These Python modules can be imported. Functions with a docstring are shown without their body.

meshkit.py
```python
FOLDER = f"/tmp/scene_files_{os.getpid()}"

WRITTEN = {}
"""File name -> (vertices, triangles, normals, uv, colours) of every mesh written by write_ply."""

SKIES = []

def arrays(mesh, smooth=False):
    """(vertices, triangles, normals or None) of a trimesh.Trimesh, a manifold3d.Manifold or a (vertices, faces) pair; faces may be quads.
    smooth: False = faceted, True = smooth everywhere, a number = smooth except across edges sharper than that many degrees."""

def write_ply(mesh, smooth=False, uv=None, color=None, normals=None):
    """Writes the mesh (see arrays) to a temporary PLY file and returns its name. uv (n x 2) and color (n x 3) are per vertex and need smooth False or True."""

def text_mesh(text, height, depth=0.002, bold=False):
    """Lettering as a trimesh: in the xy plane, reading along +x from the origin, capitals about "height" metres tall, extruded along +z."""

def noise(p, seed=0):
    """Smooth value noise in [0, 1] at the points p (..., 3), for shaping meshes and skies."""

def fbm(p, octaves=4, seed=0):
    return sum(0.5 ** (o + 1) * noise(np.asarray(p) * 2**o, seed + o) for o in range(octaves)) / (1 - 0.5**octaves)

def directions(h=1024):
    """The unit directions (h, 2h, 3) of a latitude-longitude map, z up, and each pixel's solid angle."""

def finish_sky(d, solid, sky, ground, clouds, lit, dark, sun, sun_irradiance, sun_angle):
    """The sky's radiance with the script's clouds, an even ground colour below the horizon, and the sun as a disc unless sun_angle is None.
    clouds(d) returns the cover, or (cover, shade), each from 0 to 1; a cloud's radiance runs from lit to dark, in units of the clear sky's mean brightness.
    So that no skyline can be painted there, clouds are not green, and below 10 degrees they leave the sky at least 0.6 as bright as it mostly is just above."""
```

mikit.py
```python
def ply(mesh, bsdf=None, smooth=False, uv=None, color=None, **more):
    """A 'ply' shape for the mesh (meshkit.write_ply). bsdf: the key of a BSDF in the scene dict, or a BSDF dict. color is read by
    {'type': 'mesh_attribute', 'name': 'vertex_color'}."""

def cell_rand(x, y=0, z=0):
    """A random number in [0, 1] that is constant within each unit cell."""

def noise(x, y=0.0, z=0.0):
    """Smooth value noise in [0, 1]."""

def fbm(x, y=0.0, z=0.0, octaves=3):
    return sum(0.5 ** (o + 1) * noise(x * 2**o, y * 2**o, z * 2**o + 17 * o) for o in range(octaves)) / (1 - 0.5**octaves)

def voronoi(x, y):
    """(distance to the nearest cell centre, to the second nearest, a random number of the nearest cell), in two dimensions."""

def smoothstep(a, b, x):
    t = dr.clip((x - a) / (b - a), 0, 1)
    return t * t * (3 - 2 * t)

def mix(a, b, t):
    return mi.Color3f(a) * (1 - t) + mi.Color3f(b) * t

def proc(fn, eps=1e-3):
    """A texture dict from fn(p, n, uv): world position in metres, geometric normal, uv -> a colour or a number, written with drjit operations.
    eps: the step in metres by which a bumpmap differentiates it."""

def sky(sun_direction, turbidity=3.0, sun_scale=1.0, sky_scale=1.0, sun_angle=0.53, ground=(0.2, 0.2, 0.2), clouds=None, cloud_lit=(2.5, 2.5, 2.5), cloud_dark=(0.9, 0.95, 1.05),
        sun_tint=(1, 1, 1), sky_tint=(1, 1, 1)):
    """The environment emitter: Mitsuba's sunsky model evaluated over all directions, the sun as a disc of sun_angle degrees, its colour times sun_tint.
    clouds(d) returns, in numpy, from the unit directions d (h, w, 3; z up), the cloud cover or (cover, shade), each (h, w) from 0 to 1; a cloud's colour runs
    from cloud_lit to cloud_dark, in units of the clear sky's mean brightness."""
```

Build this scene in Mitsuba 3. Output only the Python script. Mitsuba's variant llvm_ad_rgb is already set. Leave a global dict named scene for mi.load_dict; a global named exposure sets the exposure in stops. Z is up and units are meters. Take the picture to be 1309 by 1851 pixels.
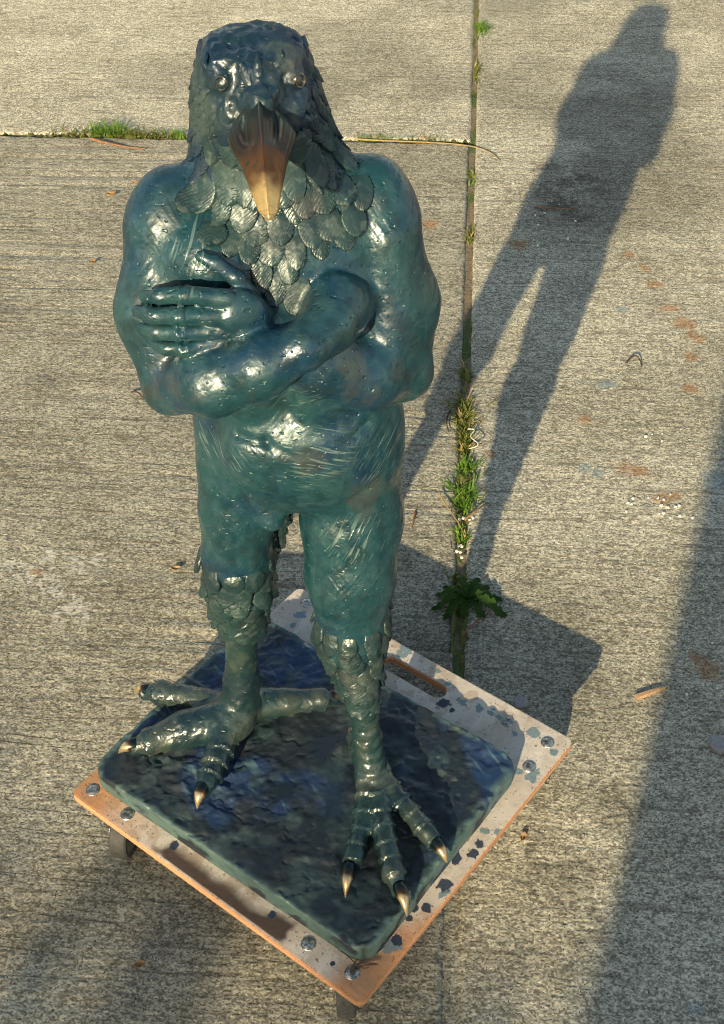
import math, random
import numpy as np, trimesh, manifold3d as m3
import drjit as dr
import mitsuba as mi
import mikit, meshkit
from scipy.ndimage import map_coordinates, gaussian_filter
from shapely.geometry import Polygon, box as sbox, LineString, Point

T = mi.ScalarTransform4f
random.seed(7)
rng = np.random.default_rng(7)
scene, labels = {}, {}

# ------------------------------------------------------------------ camera, sky, exposure
PITCH, ROLL, YAW, EYE_H, FPX = 0.7410, 0.02639, -0.09236, 1.8996, 2369.2
F_ = np.array([math.sin(YAW) * math.cos(PITCH), math.cos(YAW) * math.cos(PITCH), -math.sin(PITCH)])
R_ = np.cross(F_, [0, 0, 1.0]); R_ /= np.linalg.norm(R_)
D_ = np.cross(F_, R_)
UP_ = -(-math.sin(ROLL) * R_ + math.cos(ROLL) * D_)
EYE = np.array([0, 0, EYE_H])
scene['camera'] = {'type': 'perspective', 'fov_axis': 'x', 'fov': 2 * math.degrees(math.atan(654.5 / FPX)),
                   'near_clip': 0.05, 'far_clip': 2000.0,
                   'to_world': T().look_at(origin=EYE.tolist(), target=(EYE + F_).tolist(), up=UP_.tolist())}
SUN_AZ, SUN_EL = 75.5, 20.2          # the way the shadows fall, and the sun's height
LIGHT = np.array([math.cos(math.radians(SUN_AZ)), math.sin(math.radians(SUN_AZ))])
SUN = np.array([-LIGHT[0] * math.cos(math.radians(SUN_EL)), -LIGHT[1] * math.cos(math.radians(SUN_EL)), math.sin(math.radians(SUN_EL))])
scene['daylight'] = mikit.sky(SUN.tolist(), turbidity=3.0, sun_scale=1.0, sky_scale=1.12, sun_tint=(0.90, 1.0, 1.10), sky_tint=(1.26, 1.0, 0.80))
exposure = 2.70

# ------------------------------------------------------------------ helpers
noise, fbm, smoothstep, mix, voronoi = mikit.noise, mikit.fbm, mikit.smoothstep, mikit.mix, mikit.voronoi
C3 = mi.Color3f
used = {}


def numbered(name):
    n = used.get(name, 0)
    used[name] = n + 1
    return name if n == 0 else f'{name}_{n:03d}'


def add(name, shape, parent=None, label=None, cat=None, group=None, kind=None):
    key = numbered(f'{parent}__{name}' if parent else name)
    scene[key] = shape
    tag(key, label, cat, group, kind)
    return key


def thing(name, label, cat, group=None):
    key = numbered(name)
    tag(key, label, cat, group)
    return key


def tag(key, label=None, cat=None, group=None, kind=None):
    d = {k: v for k, v in dict(label=label, category=cat, group=group, kind=kind).items() if v}
    if d:
        labels[key] = d


def bsdf(name, d):
    scene[name] = d
    return name


def principled(color, rough=0.6, **k):
    return {'type': 'principled', 'base_color': color, 'roughness': rough, **k}


def rgb(*c):
    return {'type': 'rgb', 'value': list(c)}


def both(d):
    return {'type': 'twosided', 'bsdf': d}


def bumped(d, fn, scale, eps=1e-3):
    return {'type': 'bumpmap', 'arbitrary': mikit.proc(fn, eps), 'scale': scale, 'bsdf': d}


def xf(mesh, m):
    v = np.asarray(mesh.vertices) @ np.asarray(m)[:3, :3].T + np.asarray(m)[:3, 3]
    return trimesh.Trimesh(v, mesh.faces, process=False)


def frame(origin, x, y, z):
    m = np.eye(4)
    m[:3, 0], m[:3, 1], m[:3, 2], m[:3, 3] = x, y, z, origin
    return m


def tube(points, radii, n=8, caps=True):
    """A swept tube through points with a radius at each."""
    P = np.asarray(points, float)
    r = np.broadcast_to(np.asarray(radii, float), (len(P),))
    t = np.gradient(P, axis=0)
    t /= np.linalg.norm(t, axis=1, keepdims=True) + 1e-12
    a = np.cross(t[0], [0.31, 0.87, 0.39]); a /= np.linalg.norm(a)
    V = []
    ang = np.arange(n) * 2 * np.pi / n
    for i in range(len(P)):
        a = a - t[i] * (a @ t[i]); a /= np.linalg.norm(a)
        b = np.cross(t[i], a)
        V.append(P[i] + r[i] * (np.cos(ang)[:, None] * a + np.sin(ang)[:, None] * b))
    V = np.vstack(V)
    F = []
    for i in range(len(P) - 1):
        for k in range(n):
            p, q = i * n + k, i * n + (k + 1) % n
            F += [[p, q, q + n], [p, q + n, p + n]]
    if caps:
        V = np.vstack([V, P[0], P[-1]])
        c0, c1 = len(V) - 2, len(V) - 1
        e = (len(P) - 1) * n
        for k in range(n):
            F += [[c0, (k + 1) % n, k], [c1, e + k, e + (k + 1) % n]]
    return trimesh.Trimesh(V, np.array(F), process=False)


def smooth_path(pts, n=40):
    from scipy.interpolate import CubicSpline
    P = np.asarray(pts, float)
    t = np.r_[0, np.cumsum(np.linalg.norm(np.diff(P, axis=0), axis=1))]
    return CubicSpline(t, P)(np.linspace(0, t[-1], n))


# ------------------------------------------------------------------ signed distance fields (for the cast bronze)
class Field:
    def __init__(self, lo, hi, h):
        self.lo, self.h = np.asarray(lo, float), h
        self.n = np.ceil((np.asarray(hi) - self.lo) / h).astype(int) + 1
        self.a = np.full(self.n, 0.06, np.float32)

    def axes(self, s):
        return [(self.lo[i] + self.h * np.arange(s[i].start, s[i].stop)).astype(np.float32) for i in range(3)]

    def window(self, lo, hi):
        i0 = np.clip(np.floor((np.asarray(lo) - self.lo) / self.h).astype(int), 0, self.n - 1)
        i1 = np.clip(np.ceil((np.asarray(hi) - self.lo) / self.h).astype(int) + 1, i0 + 1, self.n)
        return tuple(slice(a, b) for a, b in zip(i0, i1))

    def put(self, prims, k=0.02, kin=None, carve=False):
        """Joins the primitives to each other with rounding kin, then to the field with rounding k."""
        kin = k if kin is None else kin
        pad = max(k, kin) + 4 * self.h + 0.012
        lo = np.min([p.lo for p in prims], 0) - pad
        hi = np.max([p.hi for p in prims], 0) + pad
        s = self.window(lo, hi)
        x, y, z = self.axes(s)
        X, Y, Z = np.meshgrid(x, y, z, indexing='ij')
        d = None
        for p in prims:
            e = p(X, Y, Z)
            d = e if d is None else smin(d, e, kin)
        self.a[s] = -smin(-self.a[s], d, k) if carve else smin(self.a[s], d, k)

    def mesh(self):
        return surface_nets(self.a, self.lo, self.h)

    def at(self, P):
        return map_coordinates(self.a, ((np.asarray(P) - self.lo) / self.h).T, order=1, mode='nearest')

    def grad(self, P, e=0.003):
        P = np.asarray(P)
        g = np.stack([self.at(P + e * np.eye(3)[i]) - self.at(P - e * np.eye(3)[i]) for i in range(3)], 1)
        return g / (np.linalg.norm(g, axis=1, keepdims=True) + 1e-9)


def smin(a, b, k):
    if k <= 0:
        return np.minimum(a, b)
    h = np.clip(0.5 + 0.5 * (b - a) / k, 0, 1)
    return b * (1 - h) + a * h - k * h * (1 - h)


class Cone:
    """A round-ended cone from a (radius ra) to b (radius rb); flat squeezes it along a direction."""
    def __init__(self, a, ra, b, rb):
        self.a, self.b, self.ra, self.rb = np.array(a, np.float32), np.array(b, np.float32), ra, rb
        self.lo = np.minimum(self.a - ra, self.b - rb)
        self.hi = np.maximum(self.a + ra, self.b + rb)

    def __call__(self, X, Y, Z):
        a, d = self.a, self.b - self.a
        px, py, pz = X - a[0], Y - a[1], Z - a[2]
        t = np.clip((px * d[0] + py * d[1] + pz * d[2]) / max(float(d @ d), 1e-9), 0, 1)
        q = np.sqrt((px - t * d[0]) ** 2 + (py - t * d[1]) ** 2 + (pz - t * d[2]) ** 2)
        return q - (self.ra + (self.rb - self.ra) * t)


class Ell:
    """An ellipsoid with radii r, turned by the rows of M (local axes)."""
    def __init__(self, c, r, M=None):
        self.c, self.r = np.array(c, np.float32), np.array(r, np.float32)
        self.M = None if M is None else np.asarray(M, np.float32)
        e = self.r if M is None else np.full(3, max(r))
        self.lo, self.hi = self.c - e, self.c + e

    def __call__(self, X, Y, Z):
        p = [X - self.c[0], Y - self.c[1], Z - self.c[2]]
        if self.M is not None:
            p = [p[0] * m[0] + p[1] * m[1] + p[2] * m[2] for m in self.M]
        k0 = np.sqrt(sum((q / r) ** 2 for q, r in zip(p, self.r)))
        k1 = np.sqrt(sum((q / r ** 2) ** 2 for q, r in zip(p, self.r)))
        return k0 * (k0 - 1) / np.maximum(k1, 1e-6)


def surface_nets(a, lo, h):
    neg = a < 0
    n = a.shape
    cnt = sum(neg[i:n[0] - 1 + i, j:n[1] - 1 + j, k:n[2] - 1 + k].astype(np.int8) for i in (0, 1) for j in (0, 1) for k in (0, 1))
    act = np.argwhere((cnt > 0) & (cnt < 8))
    idx = np.full((n[0] - 1, n[1] - 1, n[2] - 1), -1, np.int64)
    idx[tuple(act.T)] = np.arange(len(act))
    corners = np.array([[i, j, k] for i in (0, 1) for j in (0, 1) for k in (0, 1)])
    val = np.stack([a[tuple((act + c).T)] for c in corners], 1)
    acc, num = np.zeros((len(act), 3)), np.zeros(len(act))
    for p in range(8):
        for q in range(p + 1, 8):
            if np.abs(corners[p] - corners[q]).sum() != 1:
                continue
            va, vb = val[:, p], val[:, q]
            m = (va < 0) != (vb < 0)
            t = np.where(m, va / np.where(m, va - vb, 1), 0)
            acc += np.where(m[:, None], corners[p] + t[:, None] * (corners[q] - corners[p]), 0)
            num += m
    V = lo + h * (act + acc / num[:, None])
    F = []
    for ax in range(3):
        b, c = (ax + 1) % 3, (ax + 2) % 3
        s0 = [slice(None)] * 3; s1 = [slice(None)] * 3
        s0[ax], s1[ax] = slice(0, -1), slice(1, None)
        ed = np.argwhere(neg[tuple(s0)] != neg[tuple(s1)])
        ok = (ed[:, b] > 0) & (ed[:, c] > 0) & (ed[:, b] < n[b] - 1) & (ed[:, c] < n[c] - 1)
        ed = ed[ok]
        eb, ec = np.eye(3, dtype=int)[b], np.eye(3, dtype=int)[c]
        quad = np.stack([idx[tuple(e.T)] for e in (ed - eb - ec, ed - ec, ed, ed - eb)], 1)
        inside = neg[tuple(ed.T)]
        quad[~inside] = quad[~inside][:, ::-1]
        F += [quad[:, [0, 1, 2]], quad[:, [0, 2, 3]]]
    return V, np.vstack(F)


def vnormals(V, F):
    n = np.zeros_like(V)
    f = np.cross(V[F[:, 1]] - V[F[:, 0]], V[F[:, 2]] - V[F[:, 0]])
    for k in range(3):
        n += np.stack([np.bincount(F[:, k], f[:, i], len(V)) for i in range(3)], 1)
    return n / (np.linalg.norm(n, axis=1, keepdims=True) + 1e-12)


def line_dist(V, pts):
    """Distance from each vertex to a polyline."""
    d = np.full(len(V), 9.0)
    for a, b in zip(pts[:-1], pts[1:]):
        a, b = np.asarray(a, float), np.asarray(b, float)
        e = b - a
        t = np.clip((V - a) @ e / (e @ e), 0, 1)
        d = np.minimum(d, np.linalg.norm(V - a - t[:, None] * e, axis=1))
    return d


# ------------------------------------------------------------------ materials: concrete yard
def warped(p):
    """The broom's direction wanders a little."""
    return p.y + 0.022 * noise(p.x * 0.9 + 3, p.y * 0.6) + 0.004 * noise(p.x * 5, p.y * 4)


RUST = [(0.455, 3.14, 0.016), (0.49, 3.07, 0.014), (0.512, 2.995, 0.020), (0.54, 2.885, 0.022), (0.572, 2.815, 0.026), (0.585, 2.76, 0.024), (0.57, 2.67, 0.020), (0.555, 2.54, 0.018), (0.38, 2.245, 0.022), (0.41, 2.235, 0.02),
        (0.30, 2.41, 0.014), (0.085, 2.275, 0.013), (-0.09, 3.28, 0.022), (0.155, 3.18, 0.022), (0.488, 1.664, 0.026), (0.478, 1.685, 0.018), (0.50, 1.65, 0.016), (0.455, 2.14, 0.018), (0.48, 2.155, 0.014), (-0.85, 1.85, 0.012)]
BLUE = [(0.58, 2.208, 0.032), (0.565, 2.18, 0.022), (0.29, 2.24, 0.013), (0.32, 2.22, 0.013), (0.36, 2.55, 0.018), (0.42, 2.87, 0.015), (0.40, 0.985, 0.014)]
DARK = [(0.25, 3.61, 0.04), (0.29, 3.53, 0.035), (0.36, 3.56, 0.035), (0.39, 3.49, 0.03), (0.28, 3.41, 0.04), (0.32, 3.35, 0.035), (0.24, 3.47, 0.04), (-0.5, 1.45, 0.05), (0.2, 1.2, 0.05), (0.3, 1.35, 0.04)]
WHITE = [(-0.852, 1.839, 0.03), (-0.80, 1.80, 0.022), (-0.76, 1.88, 0.025), (-0.83, 1.90, 0.02), (-0.74, 1.75, 0.028), (-0.90, 1.86, 0.025), (0.59, 2.17, 0.035), (-0.72, 1.90, 0.018), (-0.62, 2.42, 0.02)]


def blots(x, y, spots, edge, wob):
    best = mi.Float(0)
    nn = fbm(x * 60, y * 60, 3.0, 3) - 0.5
    for cx, cy, r in spots:
        d = dr.sqrt(dr.square(x - cx) + dr.square(y - cy)) / r + nn * wob
        best = dr.maximum(best, 1 - smoothstep(1 - edge, 1 + edge, d))
    return best


def concrete_color(p, n, uv):
    yb = warped(p)
    coarse = fbm(p.x * 3.1, p.y * 3.7, 1.5, 4)
    mid = fbm(p.x * 26, yb * 40, 0.7, 3)
    g1 = noise(p.x * 215, yb * 300, 5.0)
    g2 = noise(p.x * 400 + 9, yb * 520, 2.0)
    g3 = noise(p.x * 95 + 4, yb * 170, 7.0)
    grain = 0.40 * g1 + 0.42 * g2 + 0.18 * g3
    base = mix((0.310, 0.292, 0.226), (0.405, 0.385, 0.305), smoothstep(0.3, 0.7, coarse))
    base = mix(base, (0.26, 0.236, 0.174), 0.4 * smoothstep(0.5, 0.75, mid))
    # sand grains: dark pits and pale grains of the aggregate
    base = base * (0.45 + 1.10 * smoothstep(0.20, 0.80, grain))
    base = mix(base, (0.66, 0.62, 0.51), 0.85 * smoothstep(0.74, 0.88, g2) * smoothstep(0.42, 0.58, g3))
    base = mix(base, (0.07, 0.06, 0.045), 0.85 * smoothstep(0.76, 0.88, noise(p.x * 300 + 31, yb * 420, 3.0)) * smoothstep(0.4, 0.6, g1))
    base = mix(base, (0.10, 0.085, 0.065), 0.45 * smoothstep(0.74, 0.86, noise(p.x * 12, yb * 230, 9.0)))
    # two straight float marks across the near slab
    for y0, sl in ((3.487, -0.012), (3.077, -0.020)):
        dl = dr.abs(p.y - (y0 + sl * p.x) + 0.006 * (noise(p.x * 8, y0) - 0.5))
        base = mix(base, (0.50, 0.46, 0.38), 0.6 * (1 - smoothstep(0.0015, 0.005, dl)) * smoothstep(0.35, 0.5, noise(p.x * 6, y0 + 4)) * dr.select(p.x < 0.018, 1.0, 0.0))
    # dirt settled in the broom's grooves
    near = dr.clip((2.7 - p.y) / 1.0, 0, 1)
    yq = p.y + 0.075 * (p.x + 0.5) * near + 0.010 * noise(p.x * 2.1, p.y * 3, 1.0) + 0.0022 * noise(p.x * 22, p.y * 30, 2.0) + 0.0012 * (g1 - 0.5)
    t = yq * 46
    row = dr.floor(t)
    off = 0.15 + 0.7 * mikit.cell_rand(row, 3, 1)
    wline = 0.0007 + 0.0011 * mikit.cell_rand(row, 5, 2)
    dline = dr.abs(t - row - off) / 46
    ln = 1 - smoothstep(0.35, 1.0, dline / wline)
    gate = smoothstep(0.42, 0.60, noise(p.x * 2.6, row * 7.7, 6.0)) * smoothstep(0.30, 0.5, noise(p.x * 1.1, p.y * 1.7, 4.0)) * dr.select(p.x < 0.018, 1.0, 0.35)
    base = mix(base, (0.075, 0.064, 0.047), 0.9 * ln * gate * smoothstep(0.2, 0.45, noise(p.x * 40, row * 3.1, 8.0)))
    base = base * dr.select(p.x < 0.025, dr.select(p.y > 3.78, 1.20, 0.83), 1.05)       # the far slab is of a paler mix
    # old dirt: darker bands in the texture, blotches
    dirt = smoothstep(0.53, 0.72, fbm(p.x * 2.0 + 7, p.y * 2.4, 4.0, 5))
    base = base * (1 - 0.28 * dirt)
    ru = blots(p.x, p.y, RUST, 0.55, 1.6)
    base = mix(base, C3(0.30, 0.14, 0.045) * (0.6 + 0.8 * grain), 0.55 * ru)
    base = base * (1 - 0.42 * blots(p.x, p.y, DARK, 0.7, 2.6))
    bl = blots(p.x, p.y, BLUE, 0.5, 2.0)
    base = mix(base, C3(0.16, 0.24, 0.27) * (0.6 + 0.8 * grain), 0.5 * bl)
    wh = blots(p.x, p.y, WHITE, 0.5, 2.2)
    base = mix(base, C3(0.58, 0.58, 0.54), 0.5 * wh * smoothstep(0.38, 0.62, g3 * 0.5 + g1 * 0.5))
    return base


def concrete_bump(p, n, uv):
    yb = warped(p)
    return 0.55 * noise(p.x * 190, yb * 330, 5.0) + 0.45 * noise(p.x * 70, yb * 230, 9.0)


bsdf('concrete', bumped(principled(mikit.proc(concrete_color), 0.9, specular=0.25), concrete_bump, 0.0016, 8e-4))


def soil_color(p, n, uv):
    g = noise(p.x * 240, p.y * 240, 1.0)
    m = smoothstep(0.54, 0.64, fbm(p.x * 14, p.y * 9, 2.0, 3))
    return mix(C3(0.13, 0.10, 0.065), C3(0.24, 0.19, 0.125), g) * (1 - m) + m * mix(C3(0.05, 0.075, 0.02), C3(0.11, 0.14, 0.04), g)


bsdf('soil', bumped(principled(mikit.proc(soil_color), 0.95), lambda p, n, uv: noise(p.x * 180, p.y * 180), 0.003))
bsdf('moss_material', principled(mikit.proc(lambda p, n, uv: mix((0.06, 0.07, 0.018), (0.15, 0.155, 0.04), noise(p.x * 150, p.y * 150, p.z * 150))), 0.9))

# ------------------------------------------------------------------ the yard
def slab_height(x, y, seed, groove):
    P = np.stack([x, y, np.full_like(x, seed * 3.7)], -1)
    w = 0.022 * meshkit.noise(P * [0.9, 0.6, 1], seed) + 0.004 * meshkit.noise(P * [5, 4, 1], seed + 1)
    yb = y + w
    Q = lambda fx, fy, s: meshkit.noise(np.stack([x * fx, yb * fy, np.full_like(x, s * 1.31)], -1), seed + s)
    h = 0.0009 * (Q(9, 105, 2) - 0.5) + 0.0010 * (Q(30, 70, 3) - 0.5) + 0.0012 * (Q(90, 130, 4) - 0.5)
    keep = np.clip((Q(1.1, 1.6, 6) - 0.30) / 0.25, 0, 1) * np.clip((Q(3.0, 20, 7) - 0.30) / 0.2, 0, 1)
    for fx, fy, k in ((0.55, 34, 5), (0.9, 47, 8), (0.7, 60, 10)):
        h -= groove * 0.0018 * keep * np.exp(-((Q(fx, fy, k) - 0.5) / 0.055) ** 2)
    h += 0.0022 * (meshkit.fbm(P * [3, 3, 1], 3, seed + 9) - 0.5)
    return h


def axis(lo, hi, dlo, dhi, fine, coarse=0.3):
    a = np.arange(max(lo, dlo), min(hi, dhi), fine)
    left = np.linspace(lo, a[0], max(2, int((a[0] - lo) / coarse) + 2))[:-1] if a[0] > lo + 1e-6 else []
    right = np.linspace(a[-1], hi, max(2, int((hi - a[-1]) / coarse) + 2))[1:] if hi > a[-1] + 1e-6 else []
    return np.r_[left, a, right]


def slab(x0, x1, y0, y1, seed, groove, fx=0.0075, fy=0.0042, worn=0.016):
    xs, ys = axis(x0, x1, -1.85, 1.0, fx), axis(y0, y1, 0.82, 5.0, fy)
    X, Y = np.meshgrid(xs, ys, indexing='ij')
    Z = slab_height(X, Y, seed, groove)
    e = np.minimum(np.minimum(X - x0, x1 - X), np.minimum(Y - y0, y1 - Y))
    # the arris is worn and chipped
    chip = 0.006 + 0.016 * meshkit.fbm(np.stack([X * 22, Y * 22, 0 * X + seed], -1), 3, seed + 3) ** 2
    Z = Z - worn * np.clip(1 - e / chip, 0, 1) ** 2
    wob = 0.006 * (meshkit.fbm(np.stack([X * 14, Y * 14, 0 * X + seed], -1), 3, seed + 5) - 0.5)
    Xw = X + np.where((X == x0) | (X == x1), wob, 0)
    Yw = Y + np.where((Y == y0) | (Y == y1), wob, 0)
    nx, ny = X.shape
    V = np.stack([Xw, Yw, Z], -1).reshape(-1, 3)
    i = np.arange(nx * ny).reshape(nx, ny)
    q = np.stack([i[:-1, :-1], i[1:, :-1], i[1:, 1:], i[:-1, 1:]], -1).reshape(-1, 4)
    F = np.vstack([q[:, [0, 1, 2]], q[:, [0, 2, 3]]])
    ring = np.r_[i[:, 0], i[-1, 1:], i[-2::-1, -1], i[0, -2:0:-1]]
    low = V[ring].copy(); low[:, 2] = -0.06
    k = len(V) + np.arange(len(ring))
    nxt = np.roll(np.arange(len(ring)), -1)
    S = np.vstack([np.stack([ring, k, k[nxt]], 1), np.stack([ring, k[nxt], ring[nxt]], 1)])
    return trimesh.Trimesh(np.vstack([V, low]), np.vstack([F, S]), process=False)


pav = thing('pavement', 'broom finished concrete yard of large slabs with weedy joints', 'pavement')
labels[pav]['kind'] = 'structure'
add('slab', mikit.ply(slab(-9.0, 0.017, -5.0, 3.772, 1, 1.0), 'concrete', smooth=True), pav)
add('slab', mikit.ply(slab(-9.0, 0.021, 3.786, 18.0, 2, 0.45), 'concrete', smooth=True), pav)
add('slab', mikit.ply(slab(0.030, 9.0, -5.0, 18.0, 3, 0.5), 'concrete', smooth=True), pav)
fill = slab(-0.004, 0.051, -5.0, 1.42, 4, 0.2, 0.004, 0.01, 0.0)
fill.apply_translation((0, 0, -0.0050))
add('joint_filler', mikit.ply(fill, 'concrete', smooth=True), pav)
xs = np.array([-900, -9, 9, 900.0]); ys = np.array([-900, -5, 18, 900.0])
Vg = np.array([[x, y, -0.008] for x in xs for y in ys])
Fg = [[a * 4 + b, (a + 1) * 4 + b, (a + 1) * 4 + b + 1, a * 4 + b + 1] for a in range(3) for b in range(3)]
add('ground', mikit.ply((Vg, np.array(Fg)), 'soil'), kind='structure', label='earth under and around the concrete slabs')


# ------------------------------------------------------------------ the statue: cast body as one skin
ZB = 0.165
YAW_S = math.atan2(0.15, 0.99)
AY = np.array([-0.15, 0.99, 0]) / math.hypot(0.15, 0.99)
AX = np.array([AY[1], -AY[0], 0])
STAT = frame([-0.20, 1.36, ZB], AX, AY, [0, 0, 1])     # statue's own frame: x to its left, y to its back, z up
STAT_INV = np.linalg.inv(STAT)


def local(p):
    """World point -> the statue's own frame (drjit)."""
    dx, dy = p.x - STAT[0, 3], p.y - STAT[1, 3]
    return dx * float(AX[0]) + dy * float(AX[1]), dx * float(AY[0]) + dy * float(AY[1]), p.z - ZB


bd = Field([-0.315, -0.345, -0.03], [0.235, 0.20, 1.215], 0.0027)
# torso: the hips turned to its right, the chest square to the front
def turned(deg):
    c, q = math.cos(math.radians(deg)), math.sin(math.radians(deg))
    return [[c, -q, 0], [q, c, 0], [0, 0, 1]]


bd.put([Ell((-0.010, 0.005, 0.612), (0.143, 0.094, 0.105), turned(19)),
        Ell((-0.006, 0.0, 0.70), (0.136, 0.084, 0.14), turned(15)),
        Ell((-0.014, -0.004, 0.87), (0.138, 0.096, 0.15)),
        Cone((-0.13, 0.012, 0.972), 0.042, (0.092, 0.012, 0.972), 0.042)], 0.03, 0.05)
bd.put([Ell((-0.066, -0.064, 0.765), (0.046, 0.034, 0.055)), Ell((0.022, -0.074, 0.765), (0.046, 0.034, 0.055))], 0.014)   # lower ribs
bd.put([Ell((-0.045, -0.070, 0.655), (0.062, 0.034, 0.058)), Ell((0.020, -0.080, 0.650), (0.050, 0.026, 0.055))], 0.03)                                       # belly
# buttocks
bd.put([Ell((-0.090, 0.050, 0.575), (0.048, 0.056, 0.062)), Ell((0.066, 0.048, 0.570), (0.056, 0.056, 0.062))], 0.012)
# thighs
bd.put([Cone((-0.094, 0.005, 0.575), 0.058, (-0.100, -0.004, 0.50), 0.0515), Cone((-0.100, -0.004, 0.50), 0.0515, (-0.110, -0.010, 0.41), 0.046), Cone((-0.102, 0.016, 0.50), 0.046, (-0.110, 0.010, 0.41), 0.042),
        Cone((-0.110, -0.010, 0.41), 0.046, (-0.113, -0.004, 0.345), 0.044)], 0.014, 0.02)
bd.put([Cone((0.060, -0.002, 0.575), 0.070, (0.058, -0.018, 0.48), 0.067), Cone((0.058, -0.018, 0.48), 0.067, (0.052, -0.045, 0.40), 0.060), Cone((0.052, -0.045, 0.40), 0.060, (0.050, -0.062, 0.29), 0.049)], 0.014, 0.03)
bd.put([Ell((-0.058, -0.048, 0.548), (0.023, 0.021, 0.034)), Ell((-0.053, -0.056, 0.526), (0.017, 0.017, 0.020))], 0.016, 0.01)
# lower legs
bd.put([Cone((-0.113, -0.002, 0.34), 0.046, (-0.116, 0.008, 0.265), 0.032), Cone((-0.116, 0.008, 0.26), 0.0255, (-0.126, 0.020, 0.11), 0.026),
        Cone((-0.126, 0.020, 0.11), 0.026, (-0.138, 0.015, 0.035), 0.036)], 0.02, 0.018)
bd.put([Cone((0.050, -0.062, 0.29), 0.048, (0.058, -0.082, 0.20), 0.030), Cone((0.058, -0.085, 0.20), 0.023, (0.066, -0.108, 0.10), 0.0195),
        Cone((0.066, -0.108, 0.10), 0.0195, (0.072, -0.130, 0.035), 0.026)], 0.02, 0.014)
# calf fluff at the back of the left leg
bd.put([Ell((0.072, -0.030, 0.30), (0.036, 0.034, 0.05))], 0.02)
# toes
def toe(pts, radii, k=0.012):
    P, r = [np.array(p, float) for p in pts], radii
    bd.put([Cone(P[i], r[i], P[i + 1], r[i + 1]) for i in range(len(P) - 1)], k, 0.006)


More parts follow.
